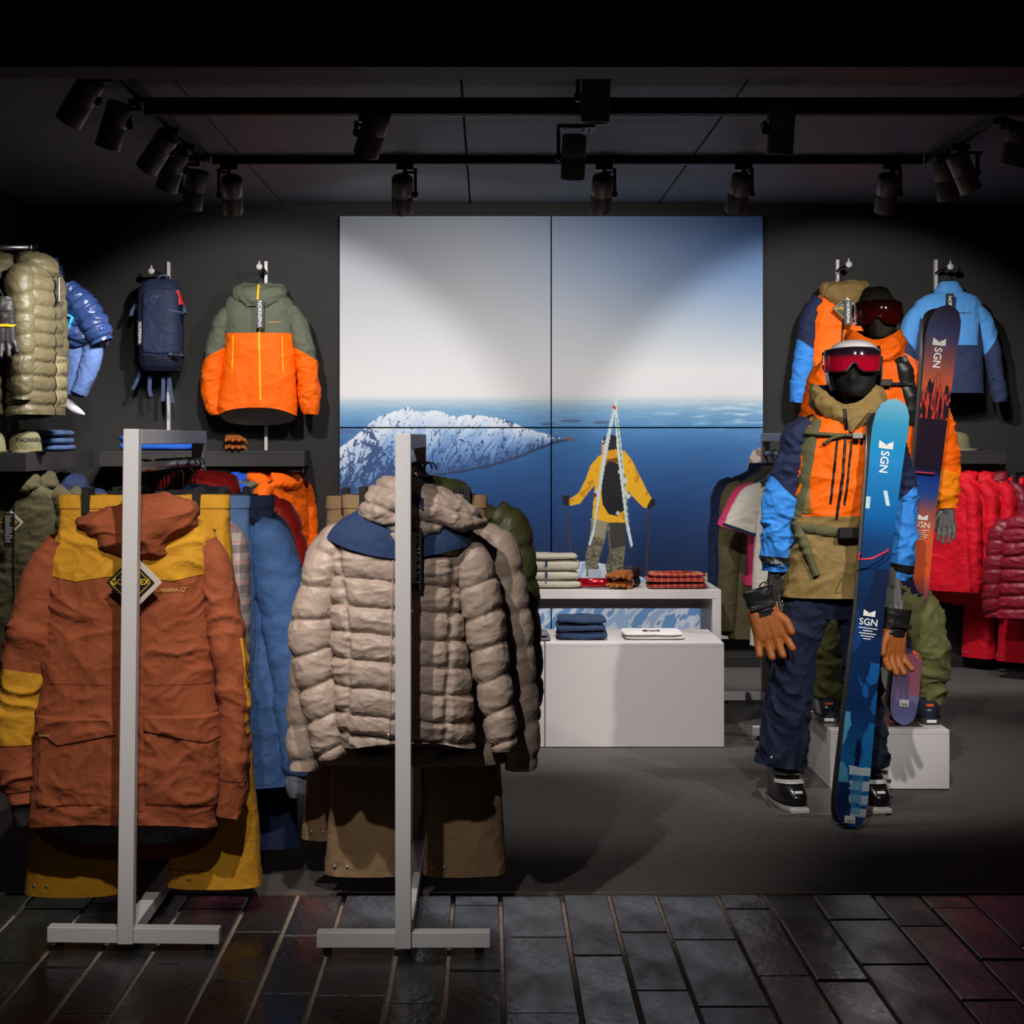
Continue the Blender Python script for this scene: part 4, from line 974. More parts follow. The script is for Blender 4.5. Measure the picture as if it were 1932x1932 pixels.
# ---- left rack, behind the parka
CX1 = -1.02
DENIM = cloth('denim_blue', (74, 100, 136), .85, bump=.5); STEEL = cloth('slate_blue_shell', (62, 92, 138), .7); NVP = mat('navy_down', (34, 52, 88), .5, var=.06, sheen=.05, crease=.34, cscale=18.)
REDP = mat('red_down', (196, 38, 34), .5, var=.05, crease=.34, cscale=18.); BLUEP = cloth('dusty_blue', (84, 112, 154)); NVPANT = cloth('dark_navy_trouser', (30, 42, 72)); REDS = cloth('red_shell', (190, 34, 32), .65)
def plaid_material(name, base, c1, c2, sc):
    m = bpy.data.materials.new(name); m.use_nodes = True; nt = m.node_tree; b = nt.nodes['Principled BSDF']; b.inputs['Roughness'].default_value = .85
    tc = nt.nodes.new('ShaderNodeTexCoord'); sp = nt.nodes.new('ShaderNodeSeparateXYZ'); nt.links.new(tc.outputs['Object'], sp.inputs[0])
    prev = None
    for ax, col, k, wd, ph in ((0, c1, sc, .42, 0), (2, c1, sc, .42, .3), (0, c2, sc, .12, .5), (2, c2, sc, .12, .8), (1, c1, sc, .42, 0), (1, c2, sc, .12, .5)):
        mu = nt.nodes.new('ShaderNodeMath'); mu.operation = 'MULTIPLY_ADD'; mu.inputs[1].default_value = k; mu.inputs[2].default_value = ph+50
        fr = nt.nodes.new('ShaderNodeMath'); fr.operation = 'FRACT'; lt = nt.nodes.new('ShaderNodeMath'); lt.operation = 'LESS_THAN'; lt.inputs[1].default_value = wd
        hf = nt.nodes.new('ShaderNodeMath'); hf.operation = 'MULTIPLY'; hf.inputs[1].default_value = .5 if ax != 1 else 0.0
        nt.links.new(sp.outputs[ax], mu.inputs[0]); nt.links.new(mu.outputs[0], fr.inputs[0]); nt.links.new(fr.outputs[0], lt.inputs[0]); nt.links.new(lt.outputs[0], hf.inputs[0])
        mx = nt.nodes.new('ShaderNodeMix'); mx.data_type = 'RGBA'; mx.inputs[7].default_value = (*lin(col), 1)
        if prev is None: mx.inputs[6].default_value = (*lin(base), 1)
        else: nt.links.new(prev, mx.inputs[6])
        nt.links.new(hf.outputs[0], mx.inputs[0]); prev = mx.outputs[2]
    nt.links.new(prev, b.inputs['Base Color']); return m
PLAID = plaid_material('grey_pink_plaid', (186, 168, 160), (62, 58, 66), (196, 120, 110), 16)
gen_pants('ski_trousers', 'ochre ski trousers clipped behind the rust parka', (X(272, 5.42), 5.42, Z(934, 5.42)), 0, OCH, .258, 1.20, 3, 'garments on the left rack', .13, .05, .05, hemL=-.012)
hanger((X(272, 5.42), 5.42, Z(928, 5.42)), 0, 'black clip hanger holding the ochre trousers', RZ1, 'clip', .40)
gen_jacket('flannel_shirt', 'grey and pink plaid flannel shirt between ochre trousers and blue jacket', (CX1+.0, 5.56, 1.235), 0, (PLAID,), 'soft', .205, .80, False, seed=4, spread=.02, group='garments on the left rack', cat='shirt')
gen_pants('trousers', 'dusty blue trousers clipped behind the plaid shirt', (CX1+.01, 5.66, Z(935, 5.66)), 0, BLUEP, .25, 1.06, 8, 'garments on the left rack')
gen_jacket('shell_jacket', 'slate blue ski shell jacket with grey inner cuffs on the left rack', (CX1+.03, 5.72, 1.23), 0, (STEEL,), 'shell', .28, .90, False, seed=12, sl_len=.74, group='garments on the left rack', flare=.07, spread=.12, inner=GLIN, E=.08)
gen_pants('trousers', 'dark navy trousers hanging lowest on the left rack', (CX1+.05, 5.86, Z(935, 5.86)), 0, NVPANT, .26, 1.16, 14, 'garments on the left rack', .12, .05)
gen_jacket('down_jacket', 'navy quilted down jacket on the left rack', (CX1+.02, 5.95, 1.245), 0, (NVP,), 'puff', .27, .80, True, seed=15, group='garments on the left rack', spread=.12)
gen_jacket('down_jacket', 'red quilted down jacket at the back of the left rack', (CX1+.03, 6.06, 1.29), 0, (REDP,), 'puff', .27, .78, True, seed=19, group='garments on the left rack', yoke=(NAVY, -.10), spread=.12)
for k, y in enumerate((5.56, 5.76, 5.95, 6.06)):
    hanger((CX1+(-.0, .03, .02, .03)[k], y, (1.235, 1.23, 1.245, 1.29)[k]), 0, ('black hanger inside the plaid shirt', 'black hanger inside the slate blue shell', 'black hanger inside the navy down jacket', 'black hanger inside the red down jacket')[k], RZ1)
hanger((CX1+.01, 5.66, Z(926, 5.66)), 0, 'black clip hanger holding the dusty blue trousers', RZ1, 'clip', .40)
hanger((CX1+.05, 5.86, Z(926, 5.86)), 0, 'black clip hanger holding the dark navy trousers', RZ1, 'clip', .42)
for k, y in enumerate((5.32, 5.49, 5.62, 5.71, 5.81, 5.905, 6.0)):
    hanger((CX1, y, 1.24), 0, 'bare black hanger among the garments on the left rack', RZ1, group='bare hangers on the left rack')

# ---- right rack, behind the beige down jacket
CX2 = -.236
TAN = cloth('tan_trouser', (140, 112, 82), .8); OLVP = mat('olive_down', (72, 74, 40), .52, var=.06, crease=.34, cscale=18.)
gen_jacket('down_jacket', 'second beige down jacket hung directly behind the front one', (CX2+.01, 5.40, 1.225), 0, (BEI,), 'puff', .25, .76, True, seed=41, group='garments on the right rack', spread=.09, sl_len=.66)
gen_pants('ski_trousers', 'tan ski trousers hanging lowest on the right rack', (X(784, 5.50), 5.50, Z(934, 5.5)), 0, TAN, .222, 1.17, 43, 'garments on the right rack', .115, .02, .045)
gen_pants('ski_trousers', 'tan ski trousers peeking out left behind the others on the right rack', (X(758, 5.62), 5.62, Z(936, 5.62)), 0, TAN, .235, 1.08, 47, 'garments on the right rack', .115, .04, .045)
gen_jacket('down_jacket', 'olive down jacket behind the beige ones on the right rack', (CX2+.045, 5.74, 1.275), 0, (OLVP,), 'puff', .26, .78, True, seed=51, group='garments on the right rack', spread=.06)
gen_jacket('down_jacket', 'red down jacket furthest back on the right rack', (CX2+.0, 5.90, 1.25), 0, (REDP,), 'puff', .245, .6, True, seed=55, group='garments on the right rack', spread=.03)
for nm, x, y, z in (('black hanger inside the second beige down jacket', CX2+.02, 5.40, 1.225), ('black hanger inside the olive down jacket', CX2+.05, 5.74, 1.275), ('black hanger inside the red jacket of the right rack', CX2+.03, 5.9, 1.25)):
    hanger((x, y, z), 0, nm, RZ2)
hanger((X(784, 5.5), 5.5, Z(926, 5.5)), 0, 'black clip hanger holding the front tan trousers', RZ2, 'clip', .38)
hanger((X(758, 5.62), 5.62, Z(928, 5.62)), 0, 'black clip hanger holding the rear tan trousers', RZ2, 'clip', .42)
for y in (5.3, 5.45, 5.57, 5.66, 5.70, 5.8, 5.86):
    hanger((CX2, y, 1.24), 0, 'bare black hanger among the garments on the right rack', RZ2, group='bare hangers on the right rack', width=.3)
# ---- rack behind the mannequins
FLE = cloth('olive_fleece', (96, 88, 62), .95, bump=1., bscale=120, var=.15); WHT = cloth('off_white_cotton', (222, 214, 202)); PNK = cloth('pink_cotton', (214, 60, 110)); NVC = cloth('navy_cotton', (30, 44, 78))
gen_jacket('jacket', 'navy jacket at the back of the rack beside the print', (1.47, 9.5, 1.28), 0, (NVC,), 'soft', .20, .88, False, seed=61, sl_len=.72, spread=.05)
gen_jacket('fleece_jacket', 'olive fleece jacket on the rack behind the front mannequin', (1.49, 9.2, 1.27), 0, (FLE,), 'soft', .21, .86, False, seed=63, sl_len=.70, spread=.04)
gen_jacket('t_shirt', 'off white short sleeved shirt on the rack behind the front mannequin', (1.51, 8.9, 1.25), 0, (WHT,), 'soft', .17, .84, False, seed=65, short=True, cat='shirt', cuffm=NVC, flare=.02)
gen_jacket('t_shirt', 'pink shirt just behind the off white one', (1.51, 9.02, 1.25), 0, (PNK,), 'soft', .185, .5, False, seed=66, short=True, cat='shirt')
for y, nm in ((9.5, 'navy jacket on the rear rack'), (9.2, 'olive fleece on the rear rack'), (8.9, 'off white shirt on the rear rack')):
    hanger((1.5, y, 1.27), 0, 'black hanger inside the '+nm, RZ3)
for y in (8.75, 8.82, 9.07, 9.13, 9.3, 9.38): hanger((1.515, y, 1.29), 0, 'bare black hanger on the rack behind the mannequins', RZ3, group='bare hangers on the rear rack', width=.3)
# ================================================================== traced jackets on the wall
ORG = cloth('bright_orange_shell', (250, 104, 6), .62, var=.04, sheen=0, spec=.2); GRN = cloth('moss_grey_shell', (96, 100, 84), .7); YZ = mat('yellow_zip', (250, 190, 20), .5); WLIN = cloth('white_lining', (200, 196, 196), .45)
BRN = cloth('olive_brown_shell', (128, 102, 60), .7); NVS = cloth('midnight_shell', (32, 40, 72), .7); BLS = cloth('azure_shell', (56, 136, 222), .62); SKY = cloth('sky_softshell', (84, 150, 218), .8); DNV = cloth('dusk_navy_softshell', (46, 56, 88), .8)
def wall_jacket_orange():
    Y = 11.0; tr = Tr(488, 548, Y, .10); t = thing('shell_jacket', 'orange and moss grey hooded shell jacket with yellow zips on the wall', 'jacket', tr.o); f = tr.f
    B = Body(tr.rows([(545, 460, 522, .05), (556, 440, 540, .065), (572, 424, 553, .085), (600, 422, 556, .10), (660, 422, 558, .105), (730, 416, 560, .11), (785, 412, 560, .11)]), addd(wr(.012, .16, 71, (1, 1, 1), .4, .3), wr(.014, .22, 72, (1.5, .6, .6), .8, .1)), .75, tail=.06, front_lift=.05)
    B.mesh('body', GRN, t, 110, 110); B.mesh('lining', WLIN, t, 90, 24, v0=.7, v1=.995, off=-.008)
    B.mesh('orange_panel', ORG, t, 110, 60, v0=float(B.vz(tr.fz(628))), v1=.999, off=.003)
    for s, pth in ((-1, [(446, 580, .04, .06), (427, 598, .06, .068), (412, 640, .062, .07), (402, 700, .062, .066), (400, 750, .06, .06), (405, 772, .045, .05), (407, 782, .032, .04)]), (1, [(534, 580, .04, .06), (553, 598, .06, .068), (570, 640, .062, .07), (580, 700, .064, .066), (585, 750, .062, .06), (586, 770, .05, .05), (586, 781, .036, .04)])):
        T = Tube(tr.path(pth), wr(.014, .11, 75+s, (1, 1, 1.4), .4, .35)); so = T.mesh('sleeve', GRN, t, 50, 80); T.mesh('lower_sleeve', ORG, so, 50, 60, v0=lambda u, s=s: .46+.08*s*np.cos(2*np.pi*u), v1=1., off=.003)
    H = Body(tr.rows([(536, 462, 520, .03, -.01), (541, 446, 535, .06, -.02), (552, 440, 541, .09, -.03), (566, 446, 534, .10, -.03), (580, 464, 514, .09, -.03)]), wr(.018, .11, 77, (1, 1, 1), .4, .3), .85); H.mesh('hood', GRN, t, 80, 50)
    B.strip('front_zip', YZ, t, [f(488, 575), f(489, 640), f(492, 768)], .014, 70, .007)
    for a, b in (((440, 632), (437, 702)), ((532, 634), (534, 702))): B.strip('pocket_zip', YZ, t, [f(*a), f(*b)], .008, 30, .006)
    H.strip('collar_zip', YZ, t, [f(488, 540), f(487, 578)], .014, 20, .006)
    logo(B, t, tr, 514, 609, 18, M_gold, off=.006)
    card('swing_tag', 'black swing tag with white lettering', M_tagblk, t, Vector(P(490, 592, Y-.17))-tr.o, .05, .175, word='NORRØNA', word_rot=True, wsize=.032)
    return t
wall_jacket_orange()
hanger((X(488, 11.0), 11.0, Z(548, 11.0)), 0, 'black hanger inside the orange and moss grey wall jacket', Z(518, 11.0))
def wall_jacket_navy():
    Y = 11.0; tr = Tr(1590, 545, Y, .10); t = thing('shell_jacket', 'orange wall jacket with navy and azure sleeves behind the mannequins', 'jacket', tr.o); f = tr.f
    B = Body(tr.rows([(545, 1560, 1622, .05), (556, 1546, 1640, .065), (572, 1534, 1656, .085), (600, 1530, 1660, .10), (680, 1528, 1662, .105), (780, 1526, 1664, .11)]), wr(.012, .14, 81, (1, 1, 1), .4, .3), .75); B.mesh('body', ORG, t, 100, 90)
    B.mesh('lower_panel', BRN, t, 100, 40, v0=float(B.vz(tr.fz(690))), v1=.999, off=.003)
    for s, pth in ((-1, [(1548, 566, .05, .06), (1534, 590, .058, .066), (1524, 640, .060, .066), (1514, 700, .058, .06), (1508, 745, .05, .05), (1506, 760, .042, .044)]), (1, [(1640, 566, .05, .06), (1656, 590, .058, .066), (1668, 640, .060, .066), (1680, 700, .058, .06), (1686, 745, .05, .05), (1688, 760, .042, .044)])):
        T = Tube(tr.path(pth), wr(.012, .11, 85+s, (1, 1, 1.4), .4, .35)); so = T.mesh('sleeve', NVS, t, 50, 80); T.mesh('lower_sleeve', BLS, so, 50, 60, v0=lambda u, s=s: .46-.05*s*np.cos(2*np.pi*u), v1=1., off=.003)
        T.mesh('elbow_panel', BRN, so, 20, 40, u0=.47 if s > 0 else -.09, u1=.6 if s > 0 else .03, v0=.4, v1=.8, off=.005)
    H = Body(tr.rows([(531, 1562, 1632, .04, 0), (540, 1548, 1636, .08, -.02), (556, 1546, 1636, .095, -.03), (572, 1560, 1622, .10, -.03), (590, 1580, 1604, .09, -.03)]), wr(.018, .10, 87, (1, 1, 1), .4, .3), .85); H.mesh('hood', BRN, t, 80, 50)
    B.strip('front_zip', M_zip, t, [f(1592, 580), f(1585, 690)], .012, 40, .006)
    gore_tag(t, tuple(Vector(P(1592, 582, Y-.16))-tr.o), .10); card('swing_tag', 'black swing tag with white lettering', M_tagblk, t, Vector(P(1600, 590, Y-.175))-tr.o, .05, .15, word='NORRØNA', word_rot=True, wsize=.026)
    return t
wall_jacket_navy()
hanger((X(1590, 11.0), 11.0, Z(545, 11.0)), 0, 'black hanger inside the orange and navy wall jacket', Z(512, 11.0))
def wall_jacket_blue():
    Y = 11.0; tr = Tr(1790, 548, Y, .10); t = thing('softshell_jacket', 'sky blue and dusk navy softshell jacket on the right wall', 'jacket', tr.o); f = tr.f
    B = Body(tr.rows([(552, 1764, 1818, .05), (558, 1745, 1836, .065), (572, 1726, 1850, .085), (600, 1722, 1852, .10), (680, 1722, 1854, .105), (742, 1720, 1856, .11)]), wr(.010, .16, 91, (1, 1, 1), .6, .15), .75, tail=.02); B.mesh('body', DNV, t, 110, 90)
    def vb(u):
        x = B.base(u, np.full(u.shape, .4))[..., 0]; q = np.abs(x)/.22
        return B.vz(np.interp(q, [0, .72, .74, 1.], [tr.fz(651), tr.fz(651), tr.fz(612), tr.fz(585)]))
    B.mesh('yoke', SKY, t, 160, 50, v0=0, v1=vb, off=.003)
    for s, pth in ((-1, [(1744, 580, .04, .06), (1726, 600, .056, .066), (1714, 640, .056, .066), (1708, 700, .05, .06), (1706, 750, .042, .05), (1706, 758, .038, .044)]), (1, [(1832, 580, .04, .06), (1850, 600, .056, .066), (1866, 640, .056, .066), (1878, 700, .05, .06), (1886, 750, .042, .05), (1887, 758, .038, .044)])):
        T = Tube(tr.path(pth), wr(.010, .13, 95+s, (1, 1, 1.2), .5, .25)); so = T.mesh('sleeve', DNV, t, 50, 80); T.mesh('upper_sleeve', SKY, so, 50, 40, v0=0., v1=lambda u, s=s: .42-.10*s*np.cos(2*np.pi*u), off=.003)
    H = Body(tr.rows([(532, 1774, 1806, .04), (538, 1770, 1810, .05), (556, 1760, 1820, .065), (570, 1770, 1812, .085, -.01)]), wr(.005, .08, 97), .95); H.mesh('collar', SKY, t, 60, 30)
    H.mesh('collar_lining', DNV, t, 50, 10, v0=.02, v1=.3, off=-.006)
    B.strip('front_zip', DNV, t, [f(1790, 575), f(1788, 650)], .012, 40, .006); logo(B, t, tr, 1816, 592, 22, mat('navy_thread', (30, 50, 100), .6), off=.006)
    card('swing_tag', 'black swing tag with white lettering', M_tagblk, t, Vector(P(1792, 580, Y-.15))-tr.o, .05, .17, word='NORRØNA', word_rot=True, wsize=.028)
wall_jacket_blue()
hanger((X(1790, 11.0), 11.0, Z(546, 11.0)), 0, 'black hanger inside the sky blue wall jacket', Z(512, 11.0))

# ================================================================== backpack on the wall
BPK = cloth('midnight_pack_nylon', (40, 48, 76), .6); BPD = cloth('dark_pack_base', (24, 28, 46), .6); STRP = cloth('slate_webbing', (70, 84, 116), .7)
def wall_backpack():
    Y = 10.98; tr = Tr(302, 700, Y, .13); t = thing('backpack', 'midnight blue backpack with red zip pull hanging on the wall', 'backpack', tr.o); f = tr.f
    B = Body(tr.rows([(528, 284, 324, .06), (534, 272, 336, .10), (552, 264, 342, .13), (600, 261, 345, .14), (650, 264, 344, .145), (690, 267, 342, .13), (700, 272, 338, .10)]), wr(.007, .12, 101, (1, 1, 1), .5, .3), .6); B.mesh('pack_body', BPK, t, 100, 90)
    B.mesh('base_panel', BPD, t, 100, 24, v0=float(B.vz(tr.fz(670))), v1=.999, off=.005)
    B.patch('front_pocket', BPK, t, tr.fx(270), tr.fx(334), lambda A: tr.fz(552)+.03*np.sin(np.pi*A), lambda A: tr.fz(665)-.012*np.sin(np.pi*A), 40, 50, .014, rim=1)
    B.strip('zip', M_zip, t, [f(336, 560), f(340, 620), f(338, 668)], .01, 30, .004)
    B.strip('red_zip_pull', M_red, t, [f(330, 548), f(334, 562), f(336, 574)], .014, 16, .018)
    for pl in ([f(318, 586), f(342, 590)], [f(318, 668), f(342, 670)]): B.strip('compression_strap', STRP, t, pl, .022, 16, .018)
    emblem(lambda x, y: B.at(np.asarray(x), np.asarray(y), .016), 'pack_mark', STRP, t, .05, f(292, 565)[0], f(292, 565)[1])
    p = Vector(P(332, 669, Y-.17))-tr.o; MB().box((-.02, -.008, -.012), (.02, .008, .012), .003).build('buckle', M_black, t, at=p)
    q = P(264, 628, Y-.13); card('swing_tag', None, M_tagblk, t, Vector(q)-tr.o, .03, .15, word='NORRØNA', word_rot=True, wsize=.026)
    for (pts) in ([(258, 572, -.02), (250, 585, -.03), (247, 596, -.03)], [(345, 575, 0), (349, 590, -.01)], [(268, 690, .02), (258, 720, .02), (250, 735, .03)], [(283, 705, .0), (282, 735, .0), (285, 748, .0)], [(308, 705, 0.), (308, 735, 0.), (307, 757, 0.)], [(318, 700, 0), (322, 740, 0), (326, 760, .0)]):
        A = np.array([Vector(P(a, b, Y+c))-tr.o for a, b, c in pts]); w_ = .012; n = len(A)
        V = [tuple(p+np.array([-w_, 0, 0])) for p in A]+[tuple(p+np.array([w_, 0, 0])) for p in A]+[tuple(p+np.array([w_, .003, 0])) for p in A]+[tuple(p+np.array([-w_, .003, 0])) for p in A]
        F = []
        for k in range(n-1):
            for q0 in range(4): F.append((q0*n+k, ((q0+1) % 4)*n+k, ((q0+1) % 4)*n+k+1, q0*n+k+1))
        MB().add(V, F).build('loose_strap', STRP, t)
    L = Tube(tr.path([(316, 528, .008, .006, -.02), (312, 520, .008, .006, -.05), (302, 521, .008, .006, -.05), (296, 530, .008, .006, -.02)])); L.mesh('grab_loop', STRP, t, 12, 20)
wall_backpack()

# ================================================================== small goods on shelves and table
def folded(label, c, w_, d, hs, m, seed=0, cat='folded garment', name='folded_pullover', group=None, edge=None, neck=None, noise=.004):
    t = thing(name, label, cat, c, 0, group); z = 0
    for k, h in enumerate(hs):
        o = slab('fold_layer', m, t, ((-1)**k*.004, (-1)**k*.003, z+h/2), (w_-.006*k, d-.006*k, h), .22, noise, seed+k); z += h*.97
    if neck is not None:
        mb = MB(); n = 18; mb.tube([(.06*math.cos(a)*w_/.34, -d*.18+.035*math.sin(a), z+.001) for a in np.linspace(0, 2*math.pi, n)], .006, 8); mb.build('neckline', neck, t, True)
    return t
ZT_ = TT
CREAM = cloth('cream_knit', (196, 188, 172), .9, bump=.6); 
folded('two folded cream pullovers with dark neck labels on the table', (X(1030, 9.0), 9.06, ZT_), .35, .22, (.045, .045, .06, .03), CREAM, 3, group=None)
cp = bpy.data.objects['folded_pullover']
for z in (.055, .115): MB().box((-.006, -.121, z), (.006, -.115, z+.03), .001).build('neck_label', NAVY, cp)
RPL = plaid_material('red_plaid', (176, 48, 40), (70, 20, 34), (236, 150, 90), 30)
folded('folded red plaid flannel shirt on the table', (X(1277, 8.98), 9.05, ZT_), .30, .22, (.03, .03, .022), RPL, 9, name='folded_shirt', neck=RPL, noise=.006)
NVT = cloth('navy_trouser_cloth', (44, 60, 90), .85)
folded('folded navy trousers on the display cube', (X(1097, 8.45), 8.50, .49), .24, .24, (.04, .036, .034), NVT, 14, name='folded_trousers', noise=.008)
folded('folded white shirt with printed chest on the display cube', (X(1233, 8.45), 8.52, .49), .29, .25, (.018, .018), cloth('white_jersey', (226, 222, 220), .85), 19, name='folded_shirt', noise=.003)
ws = [o for o in bpy.data.objects if o.name.startswith('folded_shirt')][-1]
mb = MB()
for (a, b, c2, d2) in ((-.05, -.04, .03, -.034), (-.04, -.06, -.02, -.052), (-.05, -.02, -.03, -.08), (.02, -.02, .03, -.075), (-.02, -.075, .015, -.07)): mb.box((min(a, c2), min(b, d2), .0365), (max(a, c2), max(b, d2), .0385))
mb.build('chest_print', mat('dark_print', (60, 44, 44), .7), ws)
folded('folded grey garment on the hidden display cube', (X(1005, 8.45), 8.46, .49), .16, .24, (.02, .018), cloth('grey_jersey', (110, 108, 110)), 25, name='folded_shirt')
BLK = cloth('blue_knit', (74, 98, 140), .9, bump=.6)
folded('two folded blue knit pullovers on the side wall shelf', (-2.535, 10.15, ZS1), .25, .5, (.04, .045, .04), BLK, 30)
folded('bright blue folded pullover on the shelf behind the left rack', (X(300, 10.98), 11.0, ZS1), .47, .26, (.05, .05), cloth('royal_blue', (30, 90, 190)), 33, noise=.006)

LEA = mat('tan_leather', (150, 82, 26), .6, bump=.3, bscale=90, var=.1); LEA2 = mat('black_leather', (26, 24, 24), .5, bump=.2)
def glove_caps(sc=1.0, curl=0.):
    """left-hand glove lying in x (across), z (fingers down)"""
    c = []
    for x in (-.030, -.010, .010, .030): c.append(((x, 0, 0), .025, (x*1.1, -.003, -.085), .024))
    for x, l, r in ((-.036, .060, .0148), (-.012, .074, .0155), (.012, .070, .0155), (.036, .052, .0142)):
        k = (x*1.38, -.006-curl*.02, -.085-l*.5); c.append(((x*1.1, -.003, -.080), .019, k, r)); c.append((k, r, (x*1.55, -.012-curl*.05, -.085-l), r*.88))
    c.append(((-.035, -.004, -.02), .020, (-.062, -.014, -.055), .017)); c.append(((-.062, -.014, -.055), .017, (-.068, -.024, -.092), .0145))
    return [tuple((tuple(np.array(a)*sc) if hasattr(a, '__len__') else a*sc) for a in q) for q in c]
def glove(label, loc, rot, flip=1, sc=1.0, cuff=True, loop=True, curl=.3, cufflen=.085):
    t = thing('leather_glove', label, 'glove', loc); t.rotation_euler = rot; t.scale = (flip, 1, 1)
    blob('leather_shell', glove_caps(sc, curl), LEA, t, .0045, 3)
    if cuff:
        B = Body([(cufflen, -.062, .062, .038), (.04, -.056, .056, .034), (.0, -.052, .052, .030), (-.02, -.048, .048, .028)], wr(.006, .05, 4), .8); B.mesh('cuff', LEA2, t, 48, 24); B.mesh('cuff_lining', LEA2, t, 40, 8, v0=0., v1=.3, off=-.005)
        MB().box((-.05, -.04, .012), (.05, -.034, .03), .003).build('wrist_strap', LEA2, t)
    if loop:
        mb = MB(); mb.tube([(-.03+.022*math.cos(a), 0, cufflen-.01+.03*math.sin(a)) for a in np.linspace(0, math.pi, 10)], .003, 8); mb.build('hang_loop', LEA2, t, True)
    for x in (-.03, -.01, .01, .03):
        mb = MB(); mb.tube([(x*1.05*sc, -.0225*sc, -.03*sc), (x*1.1*sc, -.024*sc, -.075*sc)], .0014, 6); mb.build('seam', LEA, t)
    return t
glove('brown leather glove with black cuff hanging from the front mannequin left sleeve', P(1440, 1152, 6.85), (0, -.28, 0), -1, 1.15)
glove('brown leather glove hanging beside the blue ski', P(1688, 1190, 6.8), (0, .15, .5), 1, 1.0, curl=.9, loop=False)
# gloves lying on the shelf and on the table
def lying_glove(label, loc, rz, sc=1.0, second=True):
    t = thing('leather_gloves', label, 'gloves', loc, rz)
    for k in range(2 if second else 1):
        g = blob('glove', glove_caps(sc, -.1), LEA, t, .005, 3); g.rotation_euler = (math.pi/2*.98, 0, 0); g.location = (.0, .0, .028+k*.046)
        B = Body([(.07, -.056, .056, .03), (.0, -.05, .05, .026)], wr(.006, .05, 4), .8); cu = B.mesh('cuff', LEA2, g, 40, 12)
    return t
lying_glove('pair of tan leather gloves stacked on the shelf under the orange jacket', (X(436, 10.9), 10.98, ZS1), math.pi+.25)
lying_glove('tan leather gloves lying on the table beside the red goggles', (X(1180, 9.0), 9.04, TT), math.pi-.5, .85)
# goggles on the table
def table_goggles():
    t = thing('ski_goggles', 'red lens ski goggles lying on the white table', 'goggles', (X(1124, 8.97), 9.02, TT))
    B = Body([(.052, -.07, .07, .03), (.045, -.085, .085, .045), (.02, -.088, .088, .05), (.006, -.075, .075, .045)], None, .8)
    fr = B.mesh('frame', M_black, t, 60, 16, u0=-.05, u1=.55, wrap=False); B.mesh('lens', mat('red_mirror_lens', (190, 20, 40), .12, metal=.6, coat=.5), t, 60, 14, u0=.0, u1=.5, v0=.12, v1=.88, off=.004, wrap=False)
    mb = MB(); mb.tube([(-.088, .01, .03), (-.06, .07, .012), (.0, .09, .008), (.06, .07, .012), (.088, .01, .03)], [.008]*5, 8); mb.build('strap', M_black, t, True)
    c = MB().box((-.03, -.075, .001), (.085, -.045, .003)).build('care_card', mat('grey_card', (110, 106, 106), .6), t); c.rotation_euler = (0, 0, -.12)
table_goggles()
# caps
def cap(label, loc, rz, m1, m2, sc=1.0, word=None):
    t = thing('cap', label, 'cap', loc, rz)
    D = Body([(.115*sc, -.01*sc, .01*sc, .01*sc), (.112*sc, -.04*sc, .04*sc, .045*sc), (.09*sc, -.072*sc, .072*sc, .085*sc), (.05*sc, -.084*sc, .084*sc, .10*sc), (.0, -.086*sc, .086*sc, .103*sc)], wr(.004, .1, 5), 1.0)
    D.mesh('crown', m2, t, 60, 40); D.mesh('front_panel', m1, t, 40, 30, u0=.02, u1=.48, v0=.05, v1=1., off=.002)
    MB().ball((0, 0, .116*sc), .007*sc, 8, (1, 1, .6)).build('button', m2, t, True)
    a = np.linspace(np.pi*.08, np.pi*.92, 24); r = np.linspace(0, 1, 8); A, R_ = np.meshgrid(a, r)
    x = .086*sc*np.cos(A)*(1-.05*R_); y = -.10*sc*np.sin(A)-R_*.075*sc*np.sin(A)**.7; z = .012*sc-.02*sc*R_*(np.cos(A)**2)-.006*R_
    top = np.stack([x, y, z+.003], -1); bot = np.stack([x, y, z-.002], -1)
    me = quads_mesh('brim', np.concatenate([top.reshape(-1, 3), bot.reshape(-1, 3)]), np.concatenate([grid_faces(8, 24), grid_faces(8, 24)[:, ::-1]+192])); link('brim', me, m1, t)
    if word: text_on('lettering', word, .026*sc, lambda X_, Y_: D.at(np.asarray(X_), np.asarray(Y_)+.055*sc, .006), M_blkthread, t)
    return t
CAPG = cloth('khaki_cap', (120, 116, 86), .85); CAPK = cloth('black_cap', (30, 29, 30), .9)
cap('khaki trucker cap with black back on the side wall shelf', (-2.505, 9.55, ZS1), .75, CAPG, CAPK, 1.05, 'NORRØNA')
cap('khaki cap cut off by the left picture edge', (-2.66, 9.42, ZS1), .9, CAPG, CAPK, 1.0)
cap('khaki cap on the shelf behind the orange mannequin', (X(1800, 11.0), 11.0, Z(850, 10.9)), .8, CAPG, CAPG, 1.0)

